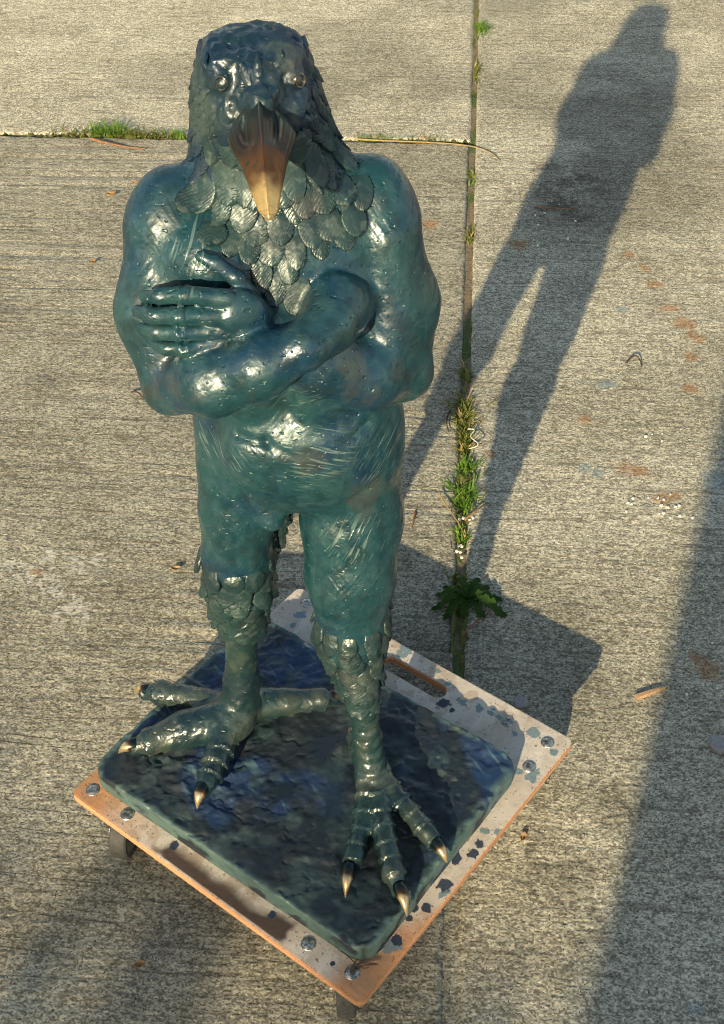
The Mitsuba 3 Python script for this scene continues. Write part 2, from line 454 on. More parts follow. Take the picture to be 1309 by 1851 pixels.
toe([(-0.15, 0.0, 0.030), (-0.225, -0.004, 0.022), (-0.285, -0.020, 0.016), (-0.312, -0.026, 0.011)], [0.037, 0.031, 0.022, 0.013])
toe([(-0.150, -0.005, 0.035), (-0.172, -0.060, 0.022), (-0.188, -0.104, 0.016), (-0.198, -0.126, 0.012)], [0.028, 0.022, 0.0185, 0.012])
toe([(-0.150, 0.028, 0.030), (-0.20, 0.052, 0.024), (-0.27, 0.080, 0.018), (-0.296, 0.088, 0.012)], [0.024, 0.020, 0.020, 0.013])
toe([(-0.120, 0.030, 0.030), (-0.055, 0.036, 0.024), (0.000, 0.038, 0.020), (0.018, 0.042, 0.014)], [0.028, 0.022, 0.019, 0.013])
toe([(0.068, -0.135, 0.030), (0.050, -0.205, 0.022), (0.034, -0.262, 0.017), (0.023, -0.291, 0.012)], [0.020, 0.015, 0.016, 0.011])
toe([(0.074, -0.140, 0.030), (0.080, -0.225, 0.024), (0.089, -0.302, 0.018), (0.097, -0.332, 0.012)], [0.020, 0.0175, 0.017, 0.011])
toe([(0.082, -0.130, 0.030), (0.112, -0.180, 0.022), (0.147, -0.234, 0.018), (0.162, -0.260, 0.011)], [0.019, 0.0165, 0.016, 0.011])
toe([(0.070, -0.120, 0.030), (0.055, -0.075, 0.020), (0.048, -0.040, 0.014)], [0.020, 0.016, 0.012])
# neck, mane and head
bd.put([Ell((-0.096, -0.056, 0.928), (0.055, 0.050, 0.058))], 0.025)      # swell of breast and arm under the hand
bd.put([Ell((-0.022, 0.012, 1.005), (0.090, 0.074, 0.060)),
        Ell((-0.027, 0.020, 1.050), (0.076, 0.062, 0.075)),
        Cone((-0.030, 0.020, 1.06), 0.060, (-0.031, 0.018, 1.10), 0.062)], 0.02, 0.03)
bd.put([Ell((-0.031, 0.010, 1.100), (0.064, 0.078, 0.068)),
        Ell((-0.031, 0.014, 1.128), (0.059, 0.066, 0.040))], 0.02, 0.018)
bd.put([Ell((-0.066, 0.004, 1.147), (0.020, 0.034, 0.018)), Ell((0.004, 0.004, 1.147), (0.020, 0.034, 0.018))], 0.016)
bd.put([Cone((-0.068, -0.036, 1.156), 0.011, (0.006, -0.036, 1.154), 0.011)], 0.020)     # brow
bd.put([Cone((-0.026, -0.045, 1.138), 0.020, (-0.025, -0.080, 1.126), 0.013)], 0.022)     # root of the bill
bd.put([Ell((-0.058, -0.036, 1.098), (0.018, 0.020, 0.030)), Ell((0.006, -0.034, 1.095), (0.018, 0.020, 0.030))], 0.022)
bd.put([Ell((-0.068, -0.066, 1.146), (0.012, 0.014, 0.010)), Ell((0.018, -0.062, 1.143), (0.012, 0.014, 0.010))], 0.012, carve=True)
EYES = [(-0.0605, -0.0475, 1.1435), (0.0115, -0.0450, 1.1405)]
for e in EYES:
    bd.put([Ell(e, (0.0115, 0.0115, 0.0115))], 0.004)
# arms: upper arms
bd.put([Ell((-0.139, -0.003, 0.968), (0.045, 0.047, 0.050)), Cone((-0.146, -0.016, 0.948), 0.048, (-0.163, -0.055, 0.868), 0.047),
        Cone((-0.163, -0.055, 0.868), 0.047, (-0.156, -0.096, 0.790), 0.036)], 0.02, 0.03)
bd.put([Ell((0.097, 0.008, 0.964), (0.046, 0.049, 0.052)), Cone((0.106, 0.000, 0.93), 0.046, (0.126, -0.018, 0.835), 0.044),
        Cone((0.126, -0.018, 0.835), 0.044, (0.128, -0.036, 0.747), 0.036), Cone((0.108, -0.030, 0.93), 0.030, (0.109, -0.062, 0.81), 0.030)], 0.008, 0.03)
# left forearm lies against the body, its hand upon the right arm
bd.put([Cone((0.128, -0.038, 0.745), 0.036, (0.078, -0.080, 0.778), 0.040), Cone((0.078, -0.080, 0.778), 0.040, (0.020, -0.098, 0.815), 0.038), Cone((0.020, -0.098, 0.815), 0.038, (-0.010, -0.100, 0.842), 0.030),
        Cone((-0.010, -0.100, 0.842), 0.029, (-0.046, -0.104, 0.880), 0.025)], 0.014, 0.03)
# right forearm lies over it, its hand under the left arm
bd.put([Cone((-0.154, -0.100, 0.794), 0.036, (-0.103, -0.142, 0.828), 0.041), Cone((-0.103, -0.142, 0.828), 0.041, (-0.050, -0.154, 0.852), 0.036), Cone((-0.050, -0.154, 0.852), 0.036, (0.004, -0.156, 0.876), 0.0275)], 0.007, 0.02)
bd.put([Cone((0.004, -0.156, 0.876), 0.0275, (0.034, -0.124, 0.882), 0.035), Ell((0.042, -0.092, 0.882), (0.036, 0.030, 0.047)),
        Cone((0.050, -0.088, 0.882), 0.030, (0.090, -0.046, 0.872), 0.024)], 0.006, 0.022)
def hw(p):
    """The hand wraps forward round the upper arm."""
    d = 0.034 * min(max((-p[0] - 0.02) / 0.13, 0), 1)
    return (p[0], p[1] - d, p[2] + 0.6 * d)


# left hand: palm, four fingers, thumb
bd.put([Ell(hw((-0.066, -0.116, 0.898)), (0.030, 0.017, 0.032)), Cone(hw((-0.050, -0.106, 0.886)), 0.021, hw((-0.075, -0.120, 0.903)), 0.019)], 0.008, 0.02)


def finger(pts, radii):
    pts = [hw(p) for p in pts]
    bd.put([Cone(pts[i], radii[i], pts[i + 1], radii[i + 1]) for i in range(len(pts) - 1)], 0.0012, 0.004)


finger([(-0.078, -0.122, 0.924), (-0.124, -0.112, 0.927), (-0.152, -0.098, 0.918), (-0.169, -0.082, 0.908)], [0.0113, 0.0102, 0.0091, 0.0076])
finger([(-0.080, -0.126, 0.905), (-0.130, -0.117, 0.903), (-0.162, -0.101, 0.895), (-0.180, -0.080, 0.888)], [0.0115, 0.0105, 0.0093, 0.0078])
finger([(-0.084, -0.125, 0.885), (-0.132, -0.116, 0.880), (-0.160, -0.102, 0.873), (-0.177, -0.084, 0.867)], [0.0109, 0.0099, 0.0089, 0.0074])
finger([(-0.090, -0.121, 0.866), (-0.130, -0.115, 0.858), (-0.152, -0.104, 0.852), (-0.166, -0.088, 0.848)], [0.0099, 0.0092, 0.0083, 0.0070])
finger([(-0.052, -0.104, 0.912), (-0.066, -0.100, 0.936), (-0.088, -0.090, 0.950), (-0.103, -0.082, 0.955)], [0.0115, 0.0098, 0.0088, 0.0070])

for tx, tz in ((-0.163, 0.914), (-0.173, 0.893), (-0.170, 0.871), (-0.160, 0.851)):      # finger nails
    c = np.array(hw((tx, -0.0965, tz)))
    bd.put([Ell(c, (0.0060, 0.0026, 0.0046), turned(-38))], 0.0008)
V, F = bd.mesh()
N = vnormals(V, F)
P = V
det = 0.0020 * (meshkit.fbm(P * 22, 2, 3) - 0.5) + 0.0012 * (meshkit.fbm(P * 75, 2, 11) - 0.5)
x, y, z = V.T
head = np.clip((z - 1.02) / 0.05, 0, 1)
# small overlapping tufts modelled on the crown and the back of the head
tuft = np.abs(((np.arctan2(x + 0.03, -(y - 0.01)) * 7 / np.pi + 0.5 * np.floor((1.19 - z) * 55)) % 1) - 0.5) + 0.0
rd = lambda f, sd: 1 - np.abs(2 * meshkit.fbm(P * f, 2, sd) - 1)
det += head * (0.0105 * (meshkit.fbm(P * [52, 52, 36], 3, 21) - 0.5) + 0.0060 * (rd([75, 75, 48], 23) - 0.8))
det += np.where(z < 0.20, 1, 0) * 0.0016 * (meshkit.fbm(P * 90, 2, 31) - 0.5) * 2
# scutes: rings across toes and shanks
axR, axL = np.array([-0.13, 0.018]), np.array([0.067, -0.11])
shL = np.exp(-((x - (0.0585 + (0.2 - z) * 0.083)) ** 2 + (y + 0.085 + (0.2 - z) * 0.27) ** 2) / 0.0016) * (z < 0.19) * (z > 0.03)
det += shL * 0.0022 * np.abs(np.sin((z + 0.006 * meshkit.noise(P * 40)) * np.pi / 0.019)) * (y < -0.08 - (0.2 - z) * 0.25 + 0.012)
shR = np.exp(-((x + 0.122) ** 2 + (y - 0.015) ** 2) / 0.003) * (z < 0.25) * (z > 0.05)
det += shR * 0.004 * (meshkit.fbm(P * [45, 45, 38], 2, 17) - 0.5)


def rings(center, axis_, sel, pitch, amp):
    global det
    a = np.asarray(axis_, float) / np.linalg.norm(axis_)
    t = (V - np.asarray(center)) @ a
    ph = (t / pitch + 0.15 * meshkit.noise(P * 50, 5)) % 1
    det += sel * amp * (ph ** 2 - 0.4)


feet = (z < 0.05)
dR1 = line_dist(V, [(-0.15, -0.005, .03), (-0.186, -0.098, .016)]); rings((-0.15, 0, 0), (-0.035, -0.1, 0), feet * (dR1 < 0.024) * (y < -0.045), 0.022, 0.0055)
for a_, b_ in (((0.068, -0.15, .03), (0.023, -0.291, .012)), ((0.074, -0.15, .03), (0.097, -0.332, .012)), ((0.085, -0.14, .03), (0.162, -0.260, .012)),
               ((-0.19, 0.0, .02), (-0.312, -0.026, .012)), ((-0.10, 0.034, .02), (0.018, 0.042, .012)), ((-0.18, 0.045, .02), (-0.296, 0.088, .012))):
    dd = line_dist(V, [a_, b_])
    rings(a_, np.array(b_) - np.array(a_), feet * (dd < 0.022), 0.027, 0.0042)
# knuckle creases
for kx, kz in ((-0.124, 0.927), (-0.131, 0.903), (-0.132, 0.880), (-0.130, 0.858)):
    dd = np.linalg.norm((V - hw((kx, -0.126, kz))) * [1, 0.5, 0.6], axis=1)
    det += 0.0028 * np.exp(-(dd / 0.0065) ** 2) - 0.0022 * np.exp(-(((x - kx) / 0.0022) ** 2)) * (dd < 0.012)
# creases of the belly and the groins
for pts, w, dep in (([(-0.115, -0.07, 0.715), (-0.085, -0.085, 0.695), (-0.052, -0.095, 0.690), (-0.015, -0.1, 0.672), (0.03, -0.098, 0.675), (0.08, -0.08, 0.70)], 0.007, 0.0032),
                    ([(-0.052, -0.1, 0.712), (-0.050, -0.1, 0.692)], 0.006, 0.004),
                    ([(-0.135, -0.05, 0.64), (-0.10, -0.08, 0.59), (-0.055, -0.085, 0.555)], 0.012, 0.0040),
                    ([(0.115, -0.05, 0.64), (0.075, -0.085, 0.585), (0.02, -0.095, 0.545)], 0.012, 0.0040),
                    ([(-0.022, -0.098, 0.79), (-0.020, -0.09, 0.73)], 0.012, 0.0035)):
    dd = line_dist(V, pts)
    det -= 1.6 * dep * np.exp(-(dd / w) ** 2)
V2 = V + N * det[:, None]


STROKES = [(-0.112, 0.965, 0.030, 68), (0.095, 0.640, 0.05, 58), (-0.115, 0.640, 0.045, -62), (0.01, 0.670, 0.055, -12), (0.055, 0.50, 0.05, 60), (-0.01, 0.76, 0.05, 40)]


def strokes(p):
    """Sheaves of wire-brush strokes: fine parallel scratches, each sheaf with its own place and direction."""
    x, y, z = local(p)
    best = mi.Float(0)
    for k, (cx, cz, rad, deg) in enumerate(STROKES):
        c, sn = math.cos(math.radians(deg)), math.sin(math.radians(deg))
        along, across = x * c + z * sn, -x * sn + z * c
        across = across + 0.010 * noise(along * 14, k * 3.3)
        m = 1 - smoothstep(0.5, 1.0, dr.sqrt(dr.square(x - cx) + dr.square(z - cz)) / rad * (0.7 + 0.6 * noise(p.x * 40, p.y * 40, p.z * 40)))
        m = m * dr.select(y < -0.01, 1.0, 0.0)
        best = dr.maximum(best, m * smoothstep(0.60, 0.82, noise(across * 560 + k * 11, along * 60, k * 1.7)))
    return best


def patina(p, kind):
    """Opaque blue-green patina over bronze, brushed on in patches, worn through here and there."""
    x, y, z = local(p)
    a = fbm(p.x * 9, p.y * 9, p.z * 7, 4)
    b = fbm(p.x * 24 + 5, p.y * 24, p.z * 15, 4)
    c = fbm(p.x * 90, p.y * 90, p.z * 90, 3)
    fine = fbm(p.x * 105 + 3, p.y * 105, p.z * 62, 4)
    drip = fbm(p.x * 52 + 3, p.y * 52, p.z * 9, 4)        # brushed downwards
    if kind == 'body':
        col = mix((0.010, 0.056, 0.070), (0.006, 0.038, 0.076), smoothstep(0.42, 0.60, a))
        col = mix(col, (0.026, 0.080, 0.086), 0.5 * smoothstep(0.46, 0.66, b))
        col = mix(col, (0.004, 0.028, 0.042), 0.50 * smoothstep(0.48, 0.68, drip))
        col = mix(col, (0.060, 0.115, 0.125), 0.20 * smoothstep(0.52, 0.68, fine))
        col = mix(col, (0.003, 0.018, 0.026), 0.28 * smoothstep(0.54, 0.70, 1 - fine))
    elif kind == 'head':
        col = mix((0.008, 0.030, 0.036), (0.005, 0.024, 0.050), smoothstep(0.45, 0.6, a))
        col = mix(col, (0.045, 0.074, 0.070), 0.75 * smoothstep(0.52, 0.66, b))
    elif kind == 'feather':
        col = mix((0.018, 0.052, 0.053), (0.010, 0.032, 0.038), smoothstep(0.42, 0.6, b))
        col = mix(col, (0.085, 0.120, 0.108), 0.6 * smoothstep(0.54, 0.70, c))
    else:
        col = mix((0.014, 0.040, 0.042), (0.008, 0.025, 0.034), smoothstep(0.44, 0.6, a))
        col = mix(col, (0.070, 0.088, 0.070), 0.6 * smoothstep(0.50, 0.66, b))
    col = mix(col, (0.009, 0.024, 0.028), 0.45 * smoothstep(0.58, 0.70, fbm(p.x * 33, p.y * 33 + 8, p.z * 26, 3)))
    col = mix(col, (0.070, 0.060, 0.052), 0.35 * smoothstep(0.64, 0.74, fbm(p.x * 17 + 2, p.y * 17, p.z * 12 + 4, 4)))
    # pale specks of lime in the patina
    sp = noise(p.x * 260, p.y * 260, p.z * 260)
    return mix(col, (0.22, 0.30, 0.28), 0.6 * smoothstep(0.91, 0.97, sp))


def body_color(p, n, uv):
    x, y, z = local(p)
    w = 0.06 * (fbm(p.x * 20, p.y * 20, p.z * 20, 3) - 0.5)
    hd = smoothstep(1.03, 1.05, z + w)
    ft = 1 - smoothstep(0.24, 0.27, z + w)
    col = patina(p, 'body') * (1 - hd) * (1 - ft) + patina(p, 'head') * hd + patina(p, 'foot') * ft
    return mix(col, (0.20, 0.29, 0.27), 0.45 * strokes(p))


def tool_marks(p, n, uv):
    """Brush and rasp strokes left in the wax, pits of the casting."""
    x, y, z = local(p)
    s1 = noise((x * 0.8 + z * 0.6) * 300, (z * 0.8 - x * 0.6) * 34, y * 40)
    s2 = noise((x * 0.75 - z * 0.66) * 280 + 7, (z * 0.75 + x * 0.66) * 30, y * 40)
    m = smoothstep(0.45, 0.65, fbm(p.x * 11, p.y * 11, p.z * 11 + 3, 3))
    m2 = smoothstep(0.45, 0.62, fbm(p.x * 12 + 9, p.y * 12, p.z * 12, 3))
    pit = smoothstep(0.78, 0.9, noise(p.x * 230, p.y * 230, p.z * 230))
    lump = fbm(p.x * 130, p.y * 130, p.z * 110, 3)
    return 0.38 * s1 * m + 0.38 * s2 * m2 - 0.45 * pit + 0.55 * lump - 0.2 * strokes(p)


def wax(fn, bump, scale, rough=0.34, coat=0.8, **k):
    # waxed here, dry there
    rtex = mikit.proc(lambda p, n, uv: rough * (0.72 + 0.60 * smoothstep(0.32, 0.68, fbm(p.x * 36, p.y * 36, p.z * 30, 4))) * (1 + 0.4 * smoothstep(1.03, 1.05, p.z - ZB + 0.03 * noise(p.x * 30, p.y * 30, p.z * 30))))      # the head is left unpolished
    return bumped(principled(mikit.proc(fn), rtex, specular=0.8, metallic=0.2, clearcoat=coat, clearcoat_gloss=0.6, **k), bump, scale, 6e-4)


bsdf('patina_skin', wax(body_color, tool_marks, 0.0018, 0.32, 0.4))
bsdf('patina_feather', wax(lambda p, n, uv: patina(p, 'feather'), lambda p, n, uv: fbm(p.x * 160, p.y * 160, p.z * 160, 2), 0.0009, 0.46, 0.3))
bsdf('patina_head_feather', wax(lambda p, n, uv: patina(p, 'head'), lambda p, n, uv: fbm(p.x * 120, p.y * 120, p.z * 120, 3), 0.0022, 0.42, 0.4))
bsdf('patina_leg_feather', wax(lambda p, n, uv: patina(p, 'foot') * 0.5 + patina(p, 'feather') * 0.5, lambda p, n, uv: fbm(p.x * 120, p.y * 120, p.z * 120, 3), 0.0022, 0.42, 0.4))

statue = thing('bronze_statue', 'green bronze man with a crow head and crow feet, arms folded, on a plywood dolly', 'statue')
add('body', mikit.ply((V2 @ STAT[:3, :3].T + STAT[:3, 3], F), 'patina_skin', smooth=True), statue)


# ---- feathers
def feather_grid(L, W, ns=15, nt=11, pointed=0.0, dome=0.16):
    s = np.linspace(0, 1, ns)[:, None] * np.ones((1, nt))
    t = np.linspace(-1, 1, nt)[None, :] * np.ones((ns, 1))
    tip = np.sqrt(np.clip(1 - np.clip((s - 0.52) / 0.48, 0, 1) ** 2, 0, 1))
    tip = tip * (1 - pointed) + pointed * np.clip((1 - s) / 0.55, 0, 1) ** 0.8
    width = (0.62 + 0.38 * np.clip(s / 0.45, 0, 1)) * np.maximum(tip, 0.02)
    return s, t, width


def make_feather(root, down, nrm, L, W, lift, pointed=0.0, seed=0, ns=28, nt=15, curl=0.0):
    """A scale-like feather lying on the cast body: root and directions in the statue's frame; follows the skin and stands off it towards its tip."""
    s, t, w = feather_grid(L, W, ns, nt, pointed)
    side = np.cross(down, nrm); side /= np.linalg.norm(side)
    P = root + (s * L)[..., None] * down + (t * w * W / 2)[..., None] * side
    P = P.reshape(-1, 3)
    for _ in range(3):
        d = bd.at(P)
        P = P - np.clip(d, -0.02, 0.02)[:, None] * nrm * 0.9
    sv, tv = s.ravel(), t.ravel()
    r = np.random.default_rng(seed)
    barb = np.sin((sv * 7.5 + np.abs(tv) * -2.6 + r.random()) * np.pi * 2 * (L / 0.036)) * 0.00075 * np.clip(np.abs(tv) * 3, 0, 1) * np.clip(sv * 2.5, 0, 1)
    rach = 0.0004 * np.exp(-(tv / 0.12) ** 2)
    off = lift * (0.10 + 0.90 * sv ** 1.3) + 0.0016 * (1 - tv ** 2) * np.clip(sv * 3, 0, 1) + barb + rach - 0.002 * np.clip(1 - sv * 5, 0, 1)
    off += curl * np.clip((sv - 0.6) / 0.4, 0, 1) ** 2
    off += lift * 0.35 * (r.random() - 0.5) * tv
    top = P + off[:, None] * nrm
    bot = P + (off - 0.0036 - 0.002 * (1 - tv ** 2))[:, None] * nrm
    n = len(P)
    i = np.arange(n).reshape(ns, nt)
    q = np.stack([i[:-1, :-1], i[1:, :-1], i[1:, 1:], i[:-1, 1:]], -1).reshape(-1, 4)
    f1 = np.vstack([q[:, [0, 1, 2]], q[:, [0, 2, 3]]])
    ring = np.r_[i[:, 0], i[-1, 1:], i[-2::-1, -1], i[0, -2:0:-1]]
    nx = np.roll(ring, -1)
    rim = np.vstack([np.stack([ring, ring + n, nx + n], 1), np.stack([ring, nx + n, nx], 1)])
    return trimesh.Trimesh(np.vstack([top, bot]), np.vstack([f1, f1[:, ::-1] + n, rim]), process=False)


def put_feather(root, down, L, W, lift, mat, **k):
    root = np.asarray(root, float)
    nrm = bd.grad(root[None], 0.012)[0]
    root = root - nrm * bd.at(root[None])[0]
    down = np.asarray(down, float)
    down = down - nrm * (down @ nrm); down /= np.linalg.norm(down)
    m = make_feather(root, down, nrm, L, W, lift, **k)
    m = xf(m, STAT)
    if m.volume < 0:
        m.invert()
    add('feather', mikit.ply(m, mat, smooth=50), statue)


def ray_front(xx, zz):
    """The skin's foremost point at (x, z), below the bill."""
    ys_ = np.linspace(-0.20, 0.05, 160)
    d = bd.at(np.stack([np.full(160, xx), ys_, np.full(160, zz)], 1))
    i = np.argmax(d < 0.0)
    return None if d[i] >= 0 else np.array([xx, ys_[i], zz])


# breast bib: rows from the bottom up, each row over the one below
seed = 0
bib = Polygon([(-0.105, 1.055), (-0.118, 1.00), (-0.100, 0.965), (-0.062, 0.955), (-0.018, 0.915), (0.022, 0.918), (0.055, 0.945), (0.080, 0.975), (0.095, 1.010), (0.075, 1.045), (0.05, 1.07), (-0.09, 1.08)])
zrow, row = 0.925, 0
while zrow < 1.085:
    step = 0.0265
    for xx in np.arange(-0.13 + (row % 2) * step / 2, 0.125, step):
        jx, jz = xx + rng.normal(0, 0.0028), zrow + rng.normal(0, 0.0028)
        if not bib.contains(Point(jx, jz)) or (jx < -0.052 and jz < 0.975):
            continue
        hit = ray_front(jx, jz)
        if hit is None or hit[1] > 0.02 or hit[1] < -0.116 or (jx > 0.012 and jz < 0.948):
            continue
        Wf = rng.uniform(0.023, 0.038)
        put_feather(hit + [0, 0, 0.012], (jx * 0.9 + 0.02 + rng.normal(0, 0.10), -0.3, -1), rng.uniform(0.034, 0.050), Wf, rng.uniform(0.0025, 0.0090), 'patina_feather', seed=seed, pointed=rng.uniform(0.0, 0.22))
        seed += 1
    zrow += 0.0205
    row += 1
# mane: long narrow feathers down the sides and back of the neck
for ring_i, zc in enumerate(np.arange(1.050, 1.128, 0.019)):
    for k in range(17):
        th = (k + 0.5 * (ring_i % 2) + rng.normal(0, 0.12)) / 17 * 2 * np.pi
        dirx, diry = math.sin(th), -math.cos(th)
        if diry < (-0.62 if zc > 1.09 else -0.80):
            continue
        c = np.array([-0.030, 0.010, zc])
        tt = np.linspace(0.0, 0.14, 140)
        d = bd.at(c + tt[:, None] * [dirx, diry, 0])
        j = np.argmax(d > 0)
        root = c + tt[j] * np.array([dirx, diry, 0])
        put_feather(root, (0.15 * dirx, 0.25 + 0.2 * diry, -1), rng.uniform(0.036, 0.052), rng.uniform(0.015, 0.021), rng.uniform(0.0015, 0.0045), 'patina_head_feather',
                    pointed=0.55, seed=seed, nt=9)
        seed += 1
# face: fine pointed feathers round the eyes, over the cheeks and the brow
for zc in (1.078, 1.096, 1.113, 1.130, 1.150):
    for deg in (-78, -62, -47, -33, -19, -6, 8, 21, 35, 49, 64, 80):
        if abs(deg) < 30 and zc < 1.148:
            continue
        th = math.radians(deg + rng.normal(0, 3))
        dv = np.array([math.sin(th), -math.cos(th), 0])
        c = np.array([-0.030, 0.010, zc + rng.normal(0, 0.003)])
        tt = np.linspace(0.0, 0.12, 140)
        root = c + tt[np.argmax(bd.at(c + tt[:, None] * dv) > 0)] * dv
        dn = np.array([0.5 * dv[0], 0.5, -0.9]) if zc < 1.14 else np.array([0.5 * dv[0], 0.9, 0.6])
        tipp = root + 0.012 * dn
        if min(np.linalg.norm(q - np.array(e)) for e in EYES for q in (root, tipp)) < 0.021:
            continue
        put_feather(root, dn, rng.uniform(0.022, 0.032), rng.uniform(0.010, 0.015), rng.uniform(0.0012, 0.0035), 'patina_head_feather', pointed=0.6, seed=seed, nt=7, ns=10)
        seed += 1
# crown: short tufts lying back over the skull
for ring_i, (elev, cnt) in enumerate(((14, 11), (34, 9))):
    for k in range(cnt):
        th = (k + 0.5 * (ring_i % 2) + rng.normal(0, 0.15)) / cnt * 2 * np.pi
        dv = np.array([math.sin(th) * math.cos(math.radians(elev)), -math.cos(th) * math.cos(math.radians(elev)), math.sin(math.radians(elev))])
        if dv[1] < -0.25:
            continue
        c = np.array([-0.032, 0.008, 1.125])
        tt = np.linspace(0.0, 0.12, 140)
        j = np.argmax(bd.at(c + tt[:, None] * dv) > 0)
        put_feather(c + tt[j] * dv, (0.5 * dv[0], 0.9, -0.5 if dv[1] > -0.3 else 0.4), rng.uniform(0.026, 0.036), rng.uniform(0.011, 0.017), rng.uniform(0.0003, 0.0012), 'patina_head_feather', pointed=0.5, seed=seed, nt=9, ns=11)
        seed += 1


# breeches of feathers round the knees
def breeches(axis_fn, z0, z1, dz, cnt, L, W, lift, a0=-180, a1=180):
    global seed
    for r_i, zc in enumerate(np.arange(z0, z1, dz)):
        for k in range(cnt):
            th = math.radians(a0 + (a1 - a0) * (k + 0.5 * (r_i % 2) + rng.normal(0, 0.15)) / cnt)
            dv = np.array([math.sin(th), -math.cos(th), 0])
            c = np.append(axis_fn(zc), zc)
            tt = np.linspace(0.0, 0.10, 120)
            j = np.argmax(bd.at(c + tt[:, None] * dv) > 0)
            if j == 0:
                continue
            put_feather(c + tt[j] * dv, (0.1 * dv[0], 0.1 * dv[1], -1), L * rng.uniform(0.85, 1.2), W * rng.uniform(0.85, 1.2), lift * rng.uniform(0.6, 1.5), 'patina_leg_feather',
                        seed=seed, ns=16, nt=11, pointed=rng.uniform(0, 0.3))
            seed += 1


breeches(lambda z: (-0.113, 0.0), 0.280, 0.425, 0.024, 10, 0.038, 0.034, 0.009)
breeches(lambda z: (0.052 + (0.3 - z) * 0.08, -0.062 - (0.3 - z) * 0.2), 0.200, 0.350, 0.022, 10, 0.036, 0.031, 0.0075)


# ---- ragged tail feathers hanging between the legs
def blade(pts, widths, thick, wob, sd):
    P = smooth_path(pts, 26)
    w = np.interp(np.linspace(0, 1, 26), np.linspace(0, 1, len(widths)), widths)
    t = np.gradient(P, axis=0); t /= np.linalg.norm(t, axis=1, keepdims=True)
    side = np.cross(t, [0.1, -1, 0.05]); side /= np.linalg.norm(side, axis=1, keepdims=True)
    nr = np.cross(side, t)
    r = np.random.default_rng(sd)
    u = np.linspace(-1, 1, 9)
    rag = 1 + wob * (r.random((26, 1)) - 0.5)
    G = P[:, None] + (u[None, :] * w[:, None] * rag / 2)[..., None] * side[:, None] + (0.25 * w[:, None] * (1 - u[None, :] ** 2))[..., None] * nr[:, None]
    G = G + (0.0012 * np.sin(u * 14))[None, :, None] * nr[:, None]
    a = G.reshape(-1, 3)
    b = (G - thick * nr[:, None]).reshape(-1, 3)
    n = len(a); i = np.arange(n).reshape(26, 9)
    q = np.stack([i[:-1, :-1], i[1:, :-1], i[1:, 1:], i[:-1, 1:]], -1).reshape(-1, 4)
    f1 = np.vstack([q[:, [0, 1, 2]], q[:, [0, 2, 3]]])
    ring = np.r_[i[:, 0], i[-1, 1:], i[-2::-1, -1], i[0, -2:0:-1]]; nx = np.roll(ring, -1)
    m = trimesh.Trimesh(np.vstack([a, b]), np.vstack([f1, f1[:, ::-1] + n, np.stack([ring, ring + n, nx + n], 1), np.stack([ring, nx + n, nx], 1)]), process=False)
    if m.volume < 0:
        m.invert()
    return xf(m, STAT)


for pts, ws in (([(-0.052, -0.010, 0.52), (-0.046, -0.002, 0.48), (-0.043, 0.006, 0.44), (-0.046, 0.012, 0.405)], [0.024, 0.024, 0.020, 0.013]),
                ([(-0.044, 0.010, 0.52), (-0.035, 0.014, 0.48), (-0.032, 0.018, 0.445)], [0.016, 0.018, 0.011]),
                ([(-0.066, 0.040, 0.47), (-0.064, 0.036, 0.41), (-0.068, 0.030, 0.35), (-0.074, 0.026, 0.30)], [0.030, 0.030, 0.022, 0.008]),
                ([(-0.060, 0.010, 0.44), (-0.062, 0.012, 0.39), (-0.070, 0.012, 0.34)], [0.022, 0.024, 0.007]),
                ([(-0.078, 0.020, 0.37), (-0.080, 0.018, 0.32), (-0.084, 0.016, 0.265)], [0.026, 0.024, 0.007]),
                ([(0.085, -0.02, 0.36), (0.098, -0.012, 0.31), (0.110, -0.002, 0.27)], [0.030, 0.034, 0.010])):
    add('tail_feather', mikit.ply(blade(pts, ws, 0.004, 0.95, len(pts) + int(ws[0] * 1000)), 'patina_leg_feather', smooth=40), statue)

# ---- bill
HEADF = np.eye(4)


def bill_color(p, n, uv):
    """uv.x runs from root to tip: the patina is rubbed away towards the tip down to bare polished bronze."""
    x, y, z = local(p)
    s = uv.x + 0.16 * (fbm(p.x * 60, p.y * 60, p.z * 60, 3) - 0.5)
    col = mix(C3(0.030, 0.055, 0.060), C3(0.035, 0.030, 0.028), smoothstep(0.15, 0.4, s))
    col = mix(col, (0.13, 0.058, 0.022), smoothstep(0.44, 0.64, s))
    col = mix(col, (0.82, 0.57, 0.25), smoothstep(0.72, 0.90, s))
    return mix(col, (0.02, 0.045, 0.05), 0.8 * smoothstep(0.62, 0.7, fbm(p.x * 120, p.y * 120, p.z * 40, 3)) * (1 - smoothstep(0.6, 0.8, s)))


bsdf('bill_bronze', bumped(principled(mikit.proc(bill_color), 0.27, metallic=0.75, specular=0.6, clearcoat=0.3, clearcoat_gloss=0.85),
                           lambda p, n, uv: fbm(p.x * 90, p.y * 90, p.z * 90, 2), 0.0012))


